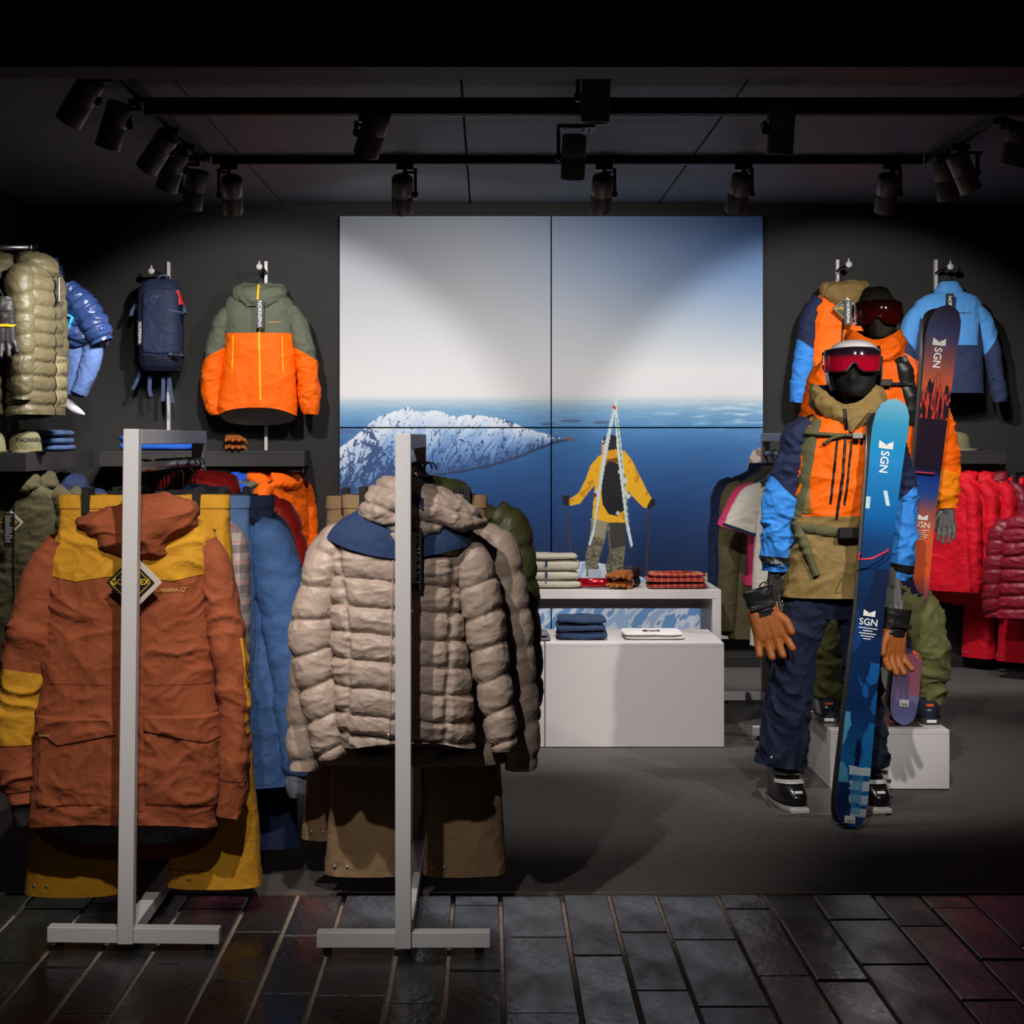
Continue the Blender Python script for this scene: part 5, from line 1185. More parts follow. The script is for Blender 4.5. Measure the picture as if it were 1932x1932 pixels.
# ================================================================== garments on the wall rails
HN = Z(880, 10.98)
ORJ = ORG; RYB = cloth('royal_shell', (24, 76, 190), .65); 
for lb, px, ms, sd, yk in (('royal blue and orange shell jacket leftmost under the left shelf', 462, (RYB, RYB, ORG), 111, (GRN, -.10)), ('royal blue, orange and grey shell jacket second under the left shelf', 494, (ORG, RYB, RYB), 115, (GRN, -.10)), ('plain orange shell jacket at the end of the rail under the left shelf', 536, (ORG, ORG, ORG), 119, None)):
    gen_jacket('shell_jacket', lb, (X(px, 10.98), 10.98, Z(897, 10.98)), 1.05, ms, 'shell', .235, .72, True, .60, sd, 'shell jackets under the left shelf', yk, res=.8, spread=.04, d=.055, E=.046, slim=.7)
for px, nm in ((462, 'leftmost royal blue'), (494, 'second royal blue'), (536, 'plain orange')): hanger((X(px, 10.98), 10.98, Z(897, 10.98)), 1.05, f'black hanger inside the {nm} jacket under the left shelf', ZR)
RED2 = cloth('scarlet_shell', (222, 16, 40), .62); CRIM = mat('crimson_down', (132, 14, 40), .5, crease=.34, cscale=18.)
REDZ = Z(894, 10.98)
for k, (lb, px, ms, L, st) in enumerate((('scarlet shell jacket leftmost under the right shelf, beside the orange sleeve', 1772, (RED2,), .72, 'shell'), ('scarlet shell jacket second under the right shelf', 1806, (RED2,), .76, 'shell'), ('scarlet shell jacket third under the right shelf', 1838, (RED2,), .80, 'shell'), ('dark crimson thin jacket beside the scarlet jackets', 1864, (CRIM,), .8, 'shell'))):
    gen_jacket('shell_jacket', lb, (X(px, 10.98), 10.98, REDZ), -.8, ms, st, .23, L, True, .60, 131+k*4, 'red garments under the right shelf', None, res=.8, spread=.04, d=.05, E=.042, slim=.6)
    hanger((X(px, 10.98), 10.98, REDZ), -.8, 'black hanger of the '+lb.split(' under')[0].split(' beside')[0], Z(880, 10.98))
gen_pants('trousers', 'scarlet trousers hanging lowest at the end of the right rail', (X(1880, 10.98), 10.98, REDZ-.02), -.9, RED2, .2, 1.13, 151, None, .1)
hanger((X(1880, 10.98), 10.98, REDZ), -.9, 'black clip hanger of the scarlet trousers', Z(880, 10.98), 'clip')
gen_jacket('down_jacket', 'crimson thin down jacket cut off by the right picture edge', (X(1960, 10.4), 10.4, Z(968, 10.4)), -.5, (CRIM,), 'puff', .22, .62, False, .5, 161, spread=.05)
hanger((X(1960, 10.4), 10.4, Z(968, 10.4)), -.5, 'black hanger of the crimson down jacket at the right edge', Z(940, 10.4))
rail('steel arm holding the crimson down jacket at the right edge', (X(1960, 10.4), 10.4, Z(940, 10.4)), (X(1960, 11.17), 11.17, Z(940, 10.4)), brackets=False)
# left rail: olive shells facing the shop front
OLV = cloth('olive_shell', (78, 72, 48), .72); OLP = mat('olive_green_down', (96, 88, 62), .5, var=.06, crease=.34, cscale=18.)
for k, (lb, y) in enumerate((('front olive shell jacket with diamond tag under the side wall shelf', 9.42), ('rear olive shell jacket under the side wall shelf', 9.66))):
    t, B = gen_jacket('shell_jacket', lb, (X(30, 9.42)+.03*k, y, Z(905, 9.42)), .12, (OLV,), 'shell', .245, .95, True, .68, 171+k*5, 'olive shells on the side wall rail', spread=.05, zipc=M_zip)
    hanger((X(30, 9.42)+.03*k, y, Z(905, 9.42)), .12, f'black hanger inside the {lb.split()[0]} olive shell jacket', Z(886, 9.35))
    if k == 0:
        gore_tag(t, (-.02, -.16, -.22), .088); card('swing_tag', 'black swing tag with white check list', M_tagblk, t, (-.01, -.17, -.26), .055, .175, 14)
gen_jacket('jacket', 'dark navy jacket half hidden behind the olive shells', (X(130, 10.3)-.02, 10.3, Z(908, 10.3)), .1, (NVPANT,), 'shell', .2, .7, True, seed=181, spread=.03)
hanger((X(130, 10.3)-.02, 10.3, Z(908, 10.3)), .1, 'black hanger of the half hidden dark navy jacket', Z(886, 9.35), width=.3)
# olive down jackets on the upper arm, their fronts turned to the right
AZ = Z(467, 9.62)
for k, (lb, x, sd) in enumerate((('olive down jacket in front on the upper arm, its zip open', X(68, 9.62), 191), ('olive down jacket further left, cut by the picture edge', X(2, 9.62), 195))):
    t, B = gen_jacket('down_jacket', lb, (x, 9.62, AZ-.07), 1.42, (OLP,), 'puff', .22, .84, True, .64, sd, 'olive down jackets on the upper arm', spread=.02, zipc=M_zip, d=.09)
    hanger((x, 9.62, AZ-.07), 1.42, 'black hanger inside the '+lb.split(',')[0], AZ)
    B.patch('side_panel', FLE if False else cloth('khaki_softshell', (128, 118, 86)), t, .01, .20, -.52, -.80, 30, 30, .012, rim=1)
    card('swing_tag', None, M_tagblk, t, (.0, -.13, -.16), .03, .15, word='NORRØNA', word_rot=True, wsize=.026)
# black gloves hanging at the left edge
t = thing('ski_glove', 'black ski glove with yellow wrist band hanging at the left edge', 'glove', P(8, 610, 9.3))
blob('glove_shell', glove_caps(1.1, .5), LEA2, t, .005, 3); B = Body([(.14, -.04, .04, .03), (.07, -.056, .056, .036), (.0, -.054, .054, .034), (-.02, -.05, .05, .03)], wr(.008, .05, 8), .85); B.mesh('cuff', LEA2, t, 40, 24)
B.mesh('wrist_band', mat('yellow_band', (226, 176, 20), .6), t, 40, 6, v0=float(B.vz(-.005)), v1=.99, off=.005)
t.rotation_euler = (0, 0, .3)
cord('hang_loop', [(0, 0, .13), (-.04, .05, .22), (-.10, .28, .48)], .003, M_black, t)

# ================================================================== half mannequin on the left wall
BLU2 = cloth('dusty_blue_trouser', (84, 108, 160), .7); CY = mat('cyan_zip', (40, 170, 220), .5); NVG = mat('glossy_navy_down', (40, 60, 108), .33, var=.05, coat=.1, crease=.34, cscale=18.)
def half_mannequin():
    Y = 10.1; tr = Tr(140, 745, Y, .1); t = thing('half_mannequin', 'wall mounted child mannequin in navy down jacket and blue trousers', 'mannequin', tr.o)
    rows = [(490, 62, 104, .07), (506, 66, 110, .08), (530, 74, 116, .10), (560, 84, 146, .125), (590, 92, 172, .14), (620, 100, 188, .145), (645, 118, 198, .14), (652, 124, 194, .12)]
    B = Body(tr.rows(rows), puff([tr.fz(y) for y in (670, 640, 613, 586, 560, 535, 508, 480)], lambda B_, u, v: B_[..., 2]+.35*B_[..., 0], .018, 7, (), .008, .007), .9); jk = B.mesh('down_jacket', NVG, t, 110, 110)
    T = Tube(tr.path([(128, 545, .05, .06, -.10), (158, 580, .07, .07, -.12), (182, 620, .07, .07, -.12), (192, 645, .05, .05, -.12)]), puff(np.linspace(-.02, .5, 8), lambda B_, u, v: v*.45, .012, 3, (), .008, .006)); T.mesh('sleeve', NVG, jk, 50, 70)
    B.strip('zip', CY, jk, [tr.f(98, 570), tr.f(120, 590), tr.f(140, 602), tr.f(132, 625)], .012, 40, .025)
    Tr1 = Tube(tr.path([(150, 622, .11, .11, 0), (148, 660, .10, .10, -.01), (142, 700, .085, .085, -.02), (136, 746, .07, .07, -.03)]), wr(.012, .14, 7, (1.4, 1, .7), .5, .3)); tro = Tr1.mesh('trousers', BLU2, t, 60, 70)
    T2 = Tube(tr.path([(176, 640, .06, .06, -.06), (172, 680, .055, .06, -.08), (160, 715, .05, .055, -.08), (148, 742, .045, .05, -.08)]), wr(.008, .12, 8)); T2.mesh('leg', BLU2, tro, 44, 50)
    F = Tube(tr.path([(128, 735, .03, .03, -.03), (127, 755, .032, .03, -.03), (138, 770, .026, .024, -.05), (152, 778, .016, .014, -.07), (160, 782, .004, .004, -.075)])); F.mesh('foot', mat('glossy_white_plastic', (205, 202, 205), .2, coat=.4), t, 32, 40)
    MB().box((-.34, -.02, .42), (-.02, .02, .46)).build('wall_bracket', M_black, t)
half_mannequin()

# ================================================================== standing mannequins
MSK = mat('charcoal_mannequin', (40, 38, 38), .5); MSKB = mat('black_mask', (20, 19, 19), .75, spec=.3); GREY = mat('grey_mannequin_hand', (92, 90, 88), .5)
def hand(parent, c, s, m, sc=1.0, tw=0.):
    q = Matrix.Rotation(tw, 3, 'Z'); C = Vector(c); L = []
    def p(x, y, z): return tuple(C+q @ Vector((s*x*sc, y*sc, z*sc)))
    for x in (-.024, -.008, .008, .024): L.append((p(x*.7, 0, .02), .014*sc, p(x*1.1, -.004, -.07), .0125*sc))
    for x, l in ((-.030, .066), (-.010, .078), (.010, .074), (.029, .058)):
        k = p(x*1.15, -.012, -.07-l*.45); e = p(x*1.1, -.034, -.07-l*.9); L.append((p(x*1.1, -.004, -.068), .0105*sc, k, .0088*sc)); L.append((k, .0088*sc, e, .0074*sc))
    L.append((p(-.026, -.004, -.01), .014*sc, p(-.046, -.022, -.045), .0115*sc)); L.append((p(-.046, -.022, -.045), .0115*sc, p(-.044, -.04, -.08), .009*sc))
    L.append((p(0, 0, .06), .024*sc, p(0, 0, .0), .022*sc))
    return blob('hand', L, m, parent, .0035, 3)
def boot(parent, c, rz, shell, buck, sole, label=None, logo_c=None, pad=None):
    g = Body([(.30, -.062, .062, .075, .045), (.24, -.060, .060, .075, .045), (.18, -.056, .056, .078, .038), (.15, -.054, .054, .09, .022), (.125, -.055, .055, .105, .006), (.10, -.057, .057, .126, -.013), (.08, -.059, .059, .143, -.03), (.055, -.060, .060, .155, -.041), (.025, -.055, .055, .156, -.042)], None, .86)
    o = g.mesh('ski_boot', shell, parent, 56, 60); o.location = c; o.rotation_euler = (0, 0, rz)
    S = Body([(.026, -.060, .060, .159, -.042), (.014, -.058, .058, .157, -.042), (.0, -.050, .050, .15, -.042)], None, .7); S.mesh('sole', sole, o, 48, 6)
    MB().box((-.036, -.208, .0), (.036, -.17, .018), .003).build('toe_welt', sole, o)
    mb = MB(); V, F = lathe([(.0, .298), (.066, .298), (.066, .31), (.05, .33), (.0, .33)], 20); mb.add([(x, y*1.1+.045, z) for x, y, z in V], F); mb.build('liner', mat('boot_liner', (26, 26, 28), .8), o, True)
    for k, z in enumerate((.103, .13, .158, .21)):
        v = float(g.vz(z)); g.mesh('buckle_strap', buck, o, 26, 5, u0=.06, u1=.44, v0=v-.026, v1=v+.022, off=.007, wrap=False)
        p = g(np.array([.13]), np.array([v]), .006)[0]; MB().box((-.018, -.006, -.008), (.018, .006, .008), .002).build('buckle', M_steel, o, at=tuple(p))
    p = g(np.array([.25]), np.array([float(g.vz(.075))]), .003)[0]
    MB().box((-.016, -.002, -.007), (.016, .002, .006), .001).build('toe_badge', logo_c or M_tagwht, o, at=tuple(p)).rotation_euler = (-.9, 0, 0)
    MB().box((-.02, -.2095, .008), (.02, -.2085, .02)).build('size_sticker', M_tagwht, o)
    return o
def head(tr, t, rows, m, nose, seed=0):
    nx, nz = nose
    def d(B, u, v):
        fr = np.clip(np.sin(2*np.pi*u), 0, 1)
        x = B[..., 0]-nx; z = B[..., 2]-nz
        return fr*(.026*np.exp(-(x/.016)**2-((z)/.030)**2)+.008*np.exp(-(x/.03)**2-((z+.055)/.02)**2)-.012*np.exp(-((np.abs(x)-.032)/.02)**2-((z-.035)/.018)**2))
    B = Body(rows, d, .95); B.mesh('head', m, t, 80, 90); return B
def goggles(tr, t, rows, pxl, pxr, pyt, pyb, lensm, framem, strapm, notch, word):
    G = Body(rows, None, .95); g = thing_part = bpy.data.objects.new('goggles', None); COL.objects.link(g); g.parent = t
    zt, zb = tr.fz(pyt), tr.fz(pyb); xl, xr = tr.fx(pxl), tr.fx(pxr); nz = tr.fz(notch)
    shp = lambda k: (lambda A: zb+k+(nz-zb)*np.exp(-((A-.5)/.10)**2)+.010*(np.abs(2*A-1)**6))
    top = lambda k: (lambda A: zt-k-.012*np.abs(2*A-1)**5)
    G.patch('frame', framem, g, xl, xr, top(0), shp(0), 60, 20, .020, rim=1)
    G.patch('lens', lensm, g, xl+.010, xr-.010, top(.008), shp(.009), 60, 20, .026, rim=0)
    zm = (zt+zb)/2
    for u0, u1 in ((-.25, .03), (.47, .75)):
        v = float(G.vz(zm)); G.mesh('strap', strapm, g, 40, 6, u0=u0, u1=u1, v0=float(G.vz(zm+.019)), v1=float(G.vz(zm-.019)), off=.012, wrap=False)
    G.patch('strap_lettering', M_tagwht, g, xl-.004, xl+.002, zm+.012, zm-.012, 4, 4, .022)
    return g
def reflect_lens_mat(name, top, bot):
    m = mat(name, bot, .08, metal=.55, coat=1.); nt = m.node_tree; b = nt.nodes['Principled BSDF']; tc = nt.nodes.new('ShaderNodeTexCoord'); sp = nt.nodes.new('ShaderNodeSeparateXYZ'); cr = nt.nodes.new('ShaderNodeValToRGB')
    cr.color_ramp.elements[0].position = .45; cr.color_ramp.elements[0].color = (*lin(bot), 1); cr.color_ramp.elements[1].position = .72; cr.color_ramp.elements[1].color = (*lin(top), 1)  # upper tint paints the dark room's reflection into the lens colour
    nt.links.new(tc.outputs['Generated'], sp.inputs[0]); nt.links.new(sp.outputs[2], cr.inputs[0]); nt.links.new(cr.outputs[0], b.inputs['Base Color']); return m
LENSR = reflect_lens_mat('red_mirror', (46, 30, 42), (226, 16, 56)); LENSD = reflect_lens_mat('dark_red_mirror', (66, 14, 12), (96, 12, 12))
def webbing(B, t, name, pl, wd, m, off=.01): return B.strip(name, m, t, pl, wd, 50, off)
OLS = cloth('olive_webbing', (92, 90, 62), .8)
def mannequin_front():
    Y = 6.98; tr = Tr(1580, 1530, Y, .12); t = thing('mannequin', 'mannequin in white helmet and orange, navy and azure ski jacket', 'mannequin', (tr.o.x, tr.o.y, 0)); tr.o = Vector(t.location); f = tr.f
    TAN2 = cloth('khaki_shell', (136, 112, 66), .65); 
    head(tr, t, tr.rows([(648, 1594, 1628, .04), (655, 1582, 1640, .075), (670, 1572, 1650, .098), (690, 1568, 1652, .105), (712, 1570, 1652, .105, -.004), (732, 1577, 1646, .10, -.012), (748, 1588, 1634, .08, -.02), (756, 1592, 1630, .06, .0), (775, 1590, 1632, .055, .02), (815, 1580, 1642, .06, .02)]), MSKB, (tr.fx(1611), tr.fz(712)))
    HW = mat('white_helmet', (214, 210, 208), .3, coat=.3)
    hrows = tr.rows([(641, 1604, 1616, .012), (643, 1592, 1630, .05), (649, 1577, 1645, .095), (660, 1566, 1655, .125), (676, 1560, 1661, .138), (700, 1558, 1663, .142), (722, 1561, 1661, .14), (738, 1567, 1655, .13)])
    Hm = Body(hrows, None, .98); h = Hm.mesh('helmet', HW, t, 80, 30, v0=0., v1=lambda u: Hm.vz(tr.fz(658)+0*u)); Hm.mesh('side_shell', HW, h, 70, 30, u0=.46, u1=1.04, v0=float(Hm.vz(tr.fz(658))), v1=.99, wrap=False)
    Hm.mesh('ear_pad', mat('black_padding', (24, 24, 26), .8), h, 60, 14, u0=.44, u1=1.06, v0=float(Hm.vz(tr.fz(705))), v1=1., off=-.008, wrap=False)
    Hm.mesh('brim_vent', M_black, h, 40, 3, u0=.12, u1=.38, v0=float(Hm.vz(tr.fz(655))), v1=float(Hm.vz(tr.fz(658))), off=.003, wrap=False)
    goggles(tr, t, tr.rows([(640, 1570, 1652, .09), (655, 1565, 1656, .115), (680, 1563, 1658, .128), (705, 1565, 1656, .122), (720, 1570, 1650, .11)]), 1567, 1656, 655, 703, LENSR, mat('grey_frame', (120, 122, 128), .4), M_black, 686, '')
    # jacket
    R = tr.rows([(772, 1572, 1642, .075), (784, 1544, 1656, .09), (798, 1522, 1668, .105), (820, 1508, 1676, .118), (860, 1502, 1674, .126), (910, 1498, 1664, .13), (970, 1494, 1656, .128), (1005, 1492, 1652, .122), (1060, 1482, 1658, .13), (1124, 1474, 1664, .135)])
    B = Body(R, addd(wr(.015, .14, 201, (1, 1, 1), .3, .35), wr(.012, .2, 204, (1, 1, .7), .7, .2)), .78); jk = B.mesh('jacket', ORG, t, 130, 120)
    B.mesh('hem_panel', TAN2, jk, 130, 50, v0=float(B.vz(tr.fz(974))), v1=1., off=.003)
    for s, pth in ((-1, [(1530, 800, .045, .06), (1510, 824, .062, .068), (1492, 880, .064, .068), (1476, 940, .062, .064), (1470, 1000, .058, .06), (1466, 1050, .052, .054), (1464, 1078, .046, .048)]), (1, [(1656, 800, .045, .06), (1674, 826, .060, .068), (1690, 880, .062, .066), (1700, 940, .060, .064), (1700, 1000, .056, .06), (1694, 1060, .05, .054), (1688, 1092, .044, .048)])):
        T = Tube(tr.path(pth), wr(.020, .11, 207+s, (1, 1, 1.4), .3, .35)); so = T.mesh('sleeve', NVS, jk, 56, 100); T.mesh('lower_sleeve', BLS, jk, 56, 60, v0=lambda u, s=s: .47-.07*s*np.cos(2*np.pi*u), v1=1., off=.003)
        T.mesh('cuff_tab', M_black, jk, 40, 5, u0=.0, u1=.5, v0=.90, v1=.945, off=.008, wrap=False)
    C = Body(tr.rows([(724, 1532, 1652, .105, .0), (738, 1524, 1664, .12, -.005), (758, 1526, 1668, .125, -.01), (778, 1540, 1660, .125, -.01), (796, 1560, 1636, .125, -.008), (814, 1582, 1606, .12, -.005)]), addd(wr(.020, .12, 211, (1, 1, 1), .4, .3), lambda B_, u, v: -.012*np.exp(-(B_[..., 0]-tr.fx(1596))**2/.0002)), .85, dip=.075, dip_v=.55); cl = C.mesh('hood_collar', TAN2, jk, 110, 60); C.mesh('collar_lining', NVS, jk, 80, 12, v0=.0, v1=.3, off=-.008)
    C.strip('collar_zip', M_zip, jk, [f(1592, 762), f(1596, 812)], .014, 20, .012)
    B.strip('front_zip', M_zip, jk, [f(1596, 818), f(1588, 900), f(1577, 978)], .012, 50, .008)
    for a, b in (((1579, 832), (1566, 950)), ((1607, 832), (1592, 952))): B.strip('chest_zip', M_zip, jk, [f(*a), f(*b)], .010, 40, .007)
    B.strip('side_zip', TAN2, jk, [f(1512, 870), f(1518, 970)], .06, 30, .004)
    logo(B, jk, tr, 1628, 834, 22, M_blkthread, mark=False, off=.007)
    # backpack harness
    bp = B.strip('shoulder_strap', OLS, t, [f(1540, 790), f(1528, 830), f(1520, 880), f(1510, 940), f(1500, 978)], .062, 60, .013); B.strip('shoulder_strap', OLS, t, [f(1652, 792), f(1660, 840), f(1662, 900)], .055, 40, .013)
    B.strip('chest_strap', OLS, t, [f(1530, 820), f(1580, 822), f(1650, 822)], .016, 40, .024); B.strip('chest_strap', OLS, t, [f(1556, 838), f(1570, 828), f(1590, 823)], .014, 20, .027)
    B.strip('hip_belt', OLS, t, [f(1496, 990), f(1530, 998), f(1580, 1006), f(1654, 1008)], .042, 50, .016)
    B.strip('belt_end', OLS, t, [f(1512, 992), f(1520, 1020), f(1527, 1048), f(1540, 1086)], .034, 40, .024)
    p = Vector(P(1603, 1006, Y-.155))-tr.o; MB().box((-.045, -.012, -.022), (.045, .012, .022), .006).build('belt_buckle', M_black, t, at=p)
    p = Vector(P(1618, 822, Y-.155))-tr.o; MB().box((-.02, -.008, -.011), (.02, .008, .011), .003).build('chest_buckle', mat('clear_buckle', (150, 148, 140), .3), t, at=p)
    K = Body([(tr.fz(790), -.10, .13, .05, .16), (tr.fz(810), -.13, .16, .09, .19), (tr.fz(960), -.14, .17, .11, .21), (tr.fz(1020), -.12, .15, .08, .19)], wr(.01, .1, 7), .7); K.mesh('backpack', OLS, t, 60, 40)
    # trousers
    PN = cloth('midnight_trouser', (24, 30, 54), .75)
    L1 = Tube(tr.path([(1534, 1100, .080, .092), (1520, 1150, .090, .098), (1500, 1220, .088, .095), (1490, 1300, .086, .095), (1480, 1380, .090, .10), (1474, 1441, .098, .105)]), addd(wr(.022, .13, 221, (1, 1, 1), .3, .35), wr(.012, .22, 224, (1.4, 1, .5), .7, .1))); l1 = L1.mesh('trouser_leg', PN, t, 72, 110)
    L2 = Tube(tr.path([(1614, 1100, .080, .092), (1620, 1150, .088, .098), (1624, 1220, .082, .095), (1628, 1300, .078, .095), (1632, 1380, .080, .10), (1636, 1444, .080, .10)]), addd(wr(.022, .13, 231, (1, 1, 1), .3, .35), wr(.012, .22, 234, (1.4, 1, .5), .7, .1))); l2 = L2.mesh('trouser_leg', PN, t, 72, 110)
    Hp = Body(tr.rows([(1090, 1496, 1648, .105), (1130, 1492, 1652, .105), (1165, 1500, 1650, .08)]), wr(.008, .1, 4), .8); Hp.mesh('trouser_hip', PN, t, 60, 16)
    p = L1(np.array([.33]), np.array([.95]), .003)[0]; MB().ball(tuple(p), .008, 8, (1, .5, 1)).build('snap', M_steel, l1, True)
    hand(t, Vector(P(1463, 1084, Y-.01))-tr.o, -1, MSK, 1.0, .3); hand(t, Vector(P(1684, 1102, Y-.03))-tr.o, 1, GREY, 1.0, -.3)
    BB = mat('black_boot_shell', (24, 23, 24), .28, coat=.3); BW = mat('white_boot_plastic', (204, 200, 198), .4)
    boot(t, Vector((X(1482, 6.95), 7.0, .006))-tr.o, .16, BB, BW, BW); boot(t, Vector((X(1640, 6.95), 7.0, .006))-tr.o, .10, BB, BW, BW)
    MB().box((X(1468, 6.78)-tr.o.x, 6.78-Y, .0), (X(1672, 6.78)-tr.o.x, 7.30-Y, .005), .001).build('base_plate', mat('satin_steel_plate', (150, 142, 136), .3, metal=.8), t)
    mb = MB(); mb.tube([P(1441, 1112, 6.86), P(1445, 1100, 6.9), P(1452, 1085, 6.93)], .002, 6); o = mb.build('glove_leash', M_black, t); o.location = -tr.o
mannequin_front()
def mannequin_rear():
    Y = 7.56; tr = Tr(1650, 1370, Y, .12); t = thing('mannequin', 'mannequin in plain orange jacket and olive trousers standing on the plinth', 'mannequin', (tr.o.x, tr.o.y, .247)); tr.o = Vector(t.location); f = tr.f
    OLT = cloth('olive_trouser', (104, 104, 62), .7)
    hr = tr.rows([(556, 1640, 1672, .05), (562, 1628, 1684, .085), (580, 1622, 1692, .105), (600, 1622, 1692, .108), (618, 1627, 1688, .105, -.01), (634, 1638, 1678, .085, -.02), (642, 1640, 1676, .065, .0), (660, 1638, 1678, .06, .02), (700, 1630, 1686, .06, .02)])
    head(tr, t, hr, mat('olive_mask', (52, 48, 42), .85, spec=.2), (tr.fx(1658), tr.fz(608)))
    HATM = cloth('olive_hat', (62, 58, 42), .9, bump=.5)
    Hh = Body(tr.rows([(542, 1642, 1664, .03), (545, 1632, 1672, .055), (556, 1626, 1680, .085), (572, 1620, 1692, .112), (582, 1612, 1699, .125), (592, 1610, 1700, .125)]), wr(.006, .08, 7), .95); ht = Hh.mesh('hat', HATM, t, 70, 40); Hh.mesh('hat_band', HATM, ht, 70, 6, v0=float(Hh.vz(tr.fz(572))), v1=1., off=.004)
    goggles(tr, t, tr.rows([(552, 1628, 1688, .10), (566, 1621, 1695, .118), (590, 1619, 1697, .132), (612, 1622, 1694, .122), (625, 1627, 1690, .11)]), 1620, 1697, 566, 612, LENSD, M_black, M_black, 600, '')
    R = tr.rows([(664, 1612, 1690, .075), (674, 1590, 1712, .09), (686, 1572, 1732, .105), (706, 1560, 1744, .12), (760, 1556, 1744, .128), (830, 1556, 1736, .13), (900, 1554, 1732, .128), (960, 1550, 1732, .13), (1040, 1546, 1734, .135), (1100, 1544, 1736, .135)])
    B = Body(R, addd(wr(.015, .14, 241, (1, 1, 1), .3, .35), wr(.014, .2, 244, (1, 1, .7), .7, .2)), .78); jk = B.mesh('jacket', ORG, t, 120, 110)
    ORY = cloth('amber_shell', (252, 136, 10), .62, sheen=0, spec=.2)
    for s, pth in ((-1, [(1580, 692, .05, .06), (1560, 714, .066, .07), (1544, 770, .066, .07), (1532, 830, .064, .066), (1526, 890, .058, .06), (1524, 940, .05, .05)]), (1, [(1724, 692, .05, .06), (1744, 714, .066, .07), (1760, 770, .068, .07), (1772, 830, .068, .066), (1779, 890, .064, .062), (1782, 935, .056, .055), (1784, 958, .046, .048)])):
        T = Tube(tr.path(pth), wr(.021, .12, 247+s, (1, 1, 1.3), .4, .35)); so = T.mesh('sleeve', ORG, jk, 56, 100); T.mesh('lower_sleeve', ORY, jk, 56, 30, v0=lambda u: .74+.05*np.cos(2*np.pi*u), v1=1., off=.003)
    C = Body(tr.rows([(622, 1600, 1694, .10), (636, 1596, 1700, .115, -.005), (655, 1598, 1704, .12, -.01), (675, 1614, 1700, .12, -.008), (690, 1644, 1680, .115, -.005)]), addd(wr(.020, .13, 251, (1, 1, 1), .4, .3)), .85, dip=.045, dip_v=.55); cl = C.mesh('hood_collar', ORG, jk, 100, 50); C.mesh('collar_lining', NVS, jk, 80, 12, v0=.0, v1=.3, off=-.008)
    C.strip('collar_zip', M_zip, jk, [f(1656, 648), f(1660, 690)], .014, 16, .010); B.strip('front_zip', M_zip, jk, [f(1660, 690), f(1656, 1000)], .008, 50, .006)
    B.strip('shoulder_strap', M_black, t, [f(1702, 676), f(1712, 720), f(1722, 760), f(1728, 800)], .062, 40, .013); B.strip('shoulder_strap', M_black, t, [f(1612, 676), f(1600, 730), f(1592, 790)], .062, 40, .013)
    B.strip('chest_strap', M_black, t, [f(1600, 720), f(1650, 724), f(1716, 726)], .018, 40, .026); p = Vector(P(1672, 722, Y-.16))-tr.o; MB().box((-.025, -.008, -.014), (.025, .008, .014), .003).build('chest_buckle', M_black, t, at=p)
    logo(B, jk, tr, 1702, 716, 16, M_blkthread, off=.006)
    K = Body([(tr.fz(680), -.16, .16, .05, .16), (tr.fz(700), -.18, .18, .09, .19), (tr.fz(880), -.18, .18, .11, .21), (tr.fz(940), -.15, .15, .08, .19)], wr(.01, .1, 9), .7); K.mesh('backpack', M_black, t, 60, 40)
    L1 = Tube(tr.path([(1606, 1070, .09, .10, .02), (1590, 1130, .105, .115, .02), (1578, 1200, .095, .10, .01), (1568, 1260, .088, .095, .02), (1564, 1312, .082, .09, .04)]), wr(.020, .13, 261, (1, 1, 1), .4, .35)); L1.mesh('trouser_leg', OLT, t, 64, 90)
    L2 = Tube(tr.path([(1684, 1070, .09, .10), (1708, 1130, .108, .118, -.03), (1733, 1180, .104, .11, -.06), (1745, 1230, .092, .10, -.05), (1748, 1280, .085, .092, -.02), (1748, 1318, .080, .088, .0)]), addd(wr(.022, .13, 265, (1, 1, 1.2), .3, .35), wr(.01, .2, 266, (.6, 1, 1.4), .6, .1))); L2.mesh('trouser_leg', OLT, t, 64, 90)
    Hp = Body(tr.rows([(1040, 1566, 1718, .11), (1090, 1564, 1720, .11), (1130, 1572, 1716, .08)]), wr(.008, .1, 4), .8); Hp.mesh('trouser_hip', OLT, t, 60, 16)
    NB = mat('ink_blue_boot_shell', (36, 44, 56), .28, coat=.3); NB2 = mat('dark_boot_plastic', (50, 52, 56), .4); OB = mat('orange_badge', (220, 80, 40), .5)
    boot(t, Vector((X(1566, 7.6), 7.66, .249))-tr.o, -.15, NB, NB2, NB2, logo_c=OB); boot(t, Vector((X(1748, 7.5), 7.62, .249))-tr.o, .0, NB, NB2, NB2, logo_c=OB)
    hand(t, Vector(P(1786, 962, Y-.02))-tr.o, 1, GREY, 1.0, -.4); hand(t, Vector(P(1524, 950, Y))-tr.o, -1, GREY, 1.0, .3)
    MB().box((-.27, -.20, .0), (.16, .20, .0025), .0005).build('base_plate', mat('satin_steel_plate', (150, 142, 136), .3, metal=.8), t)
mannequin_rear()

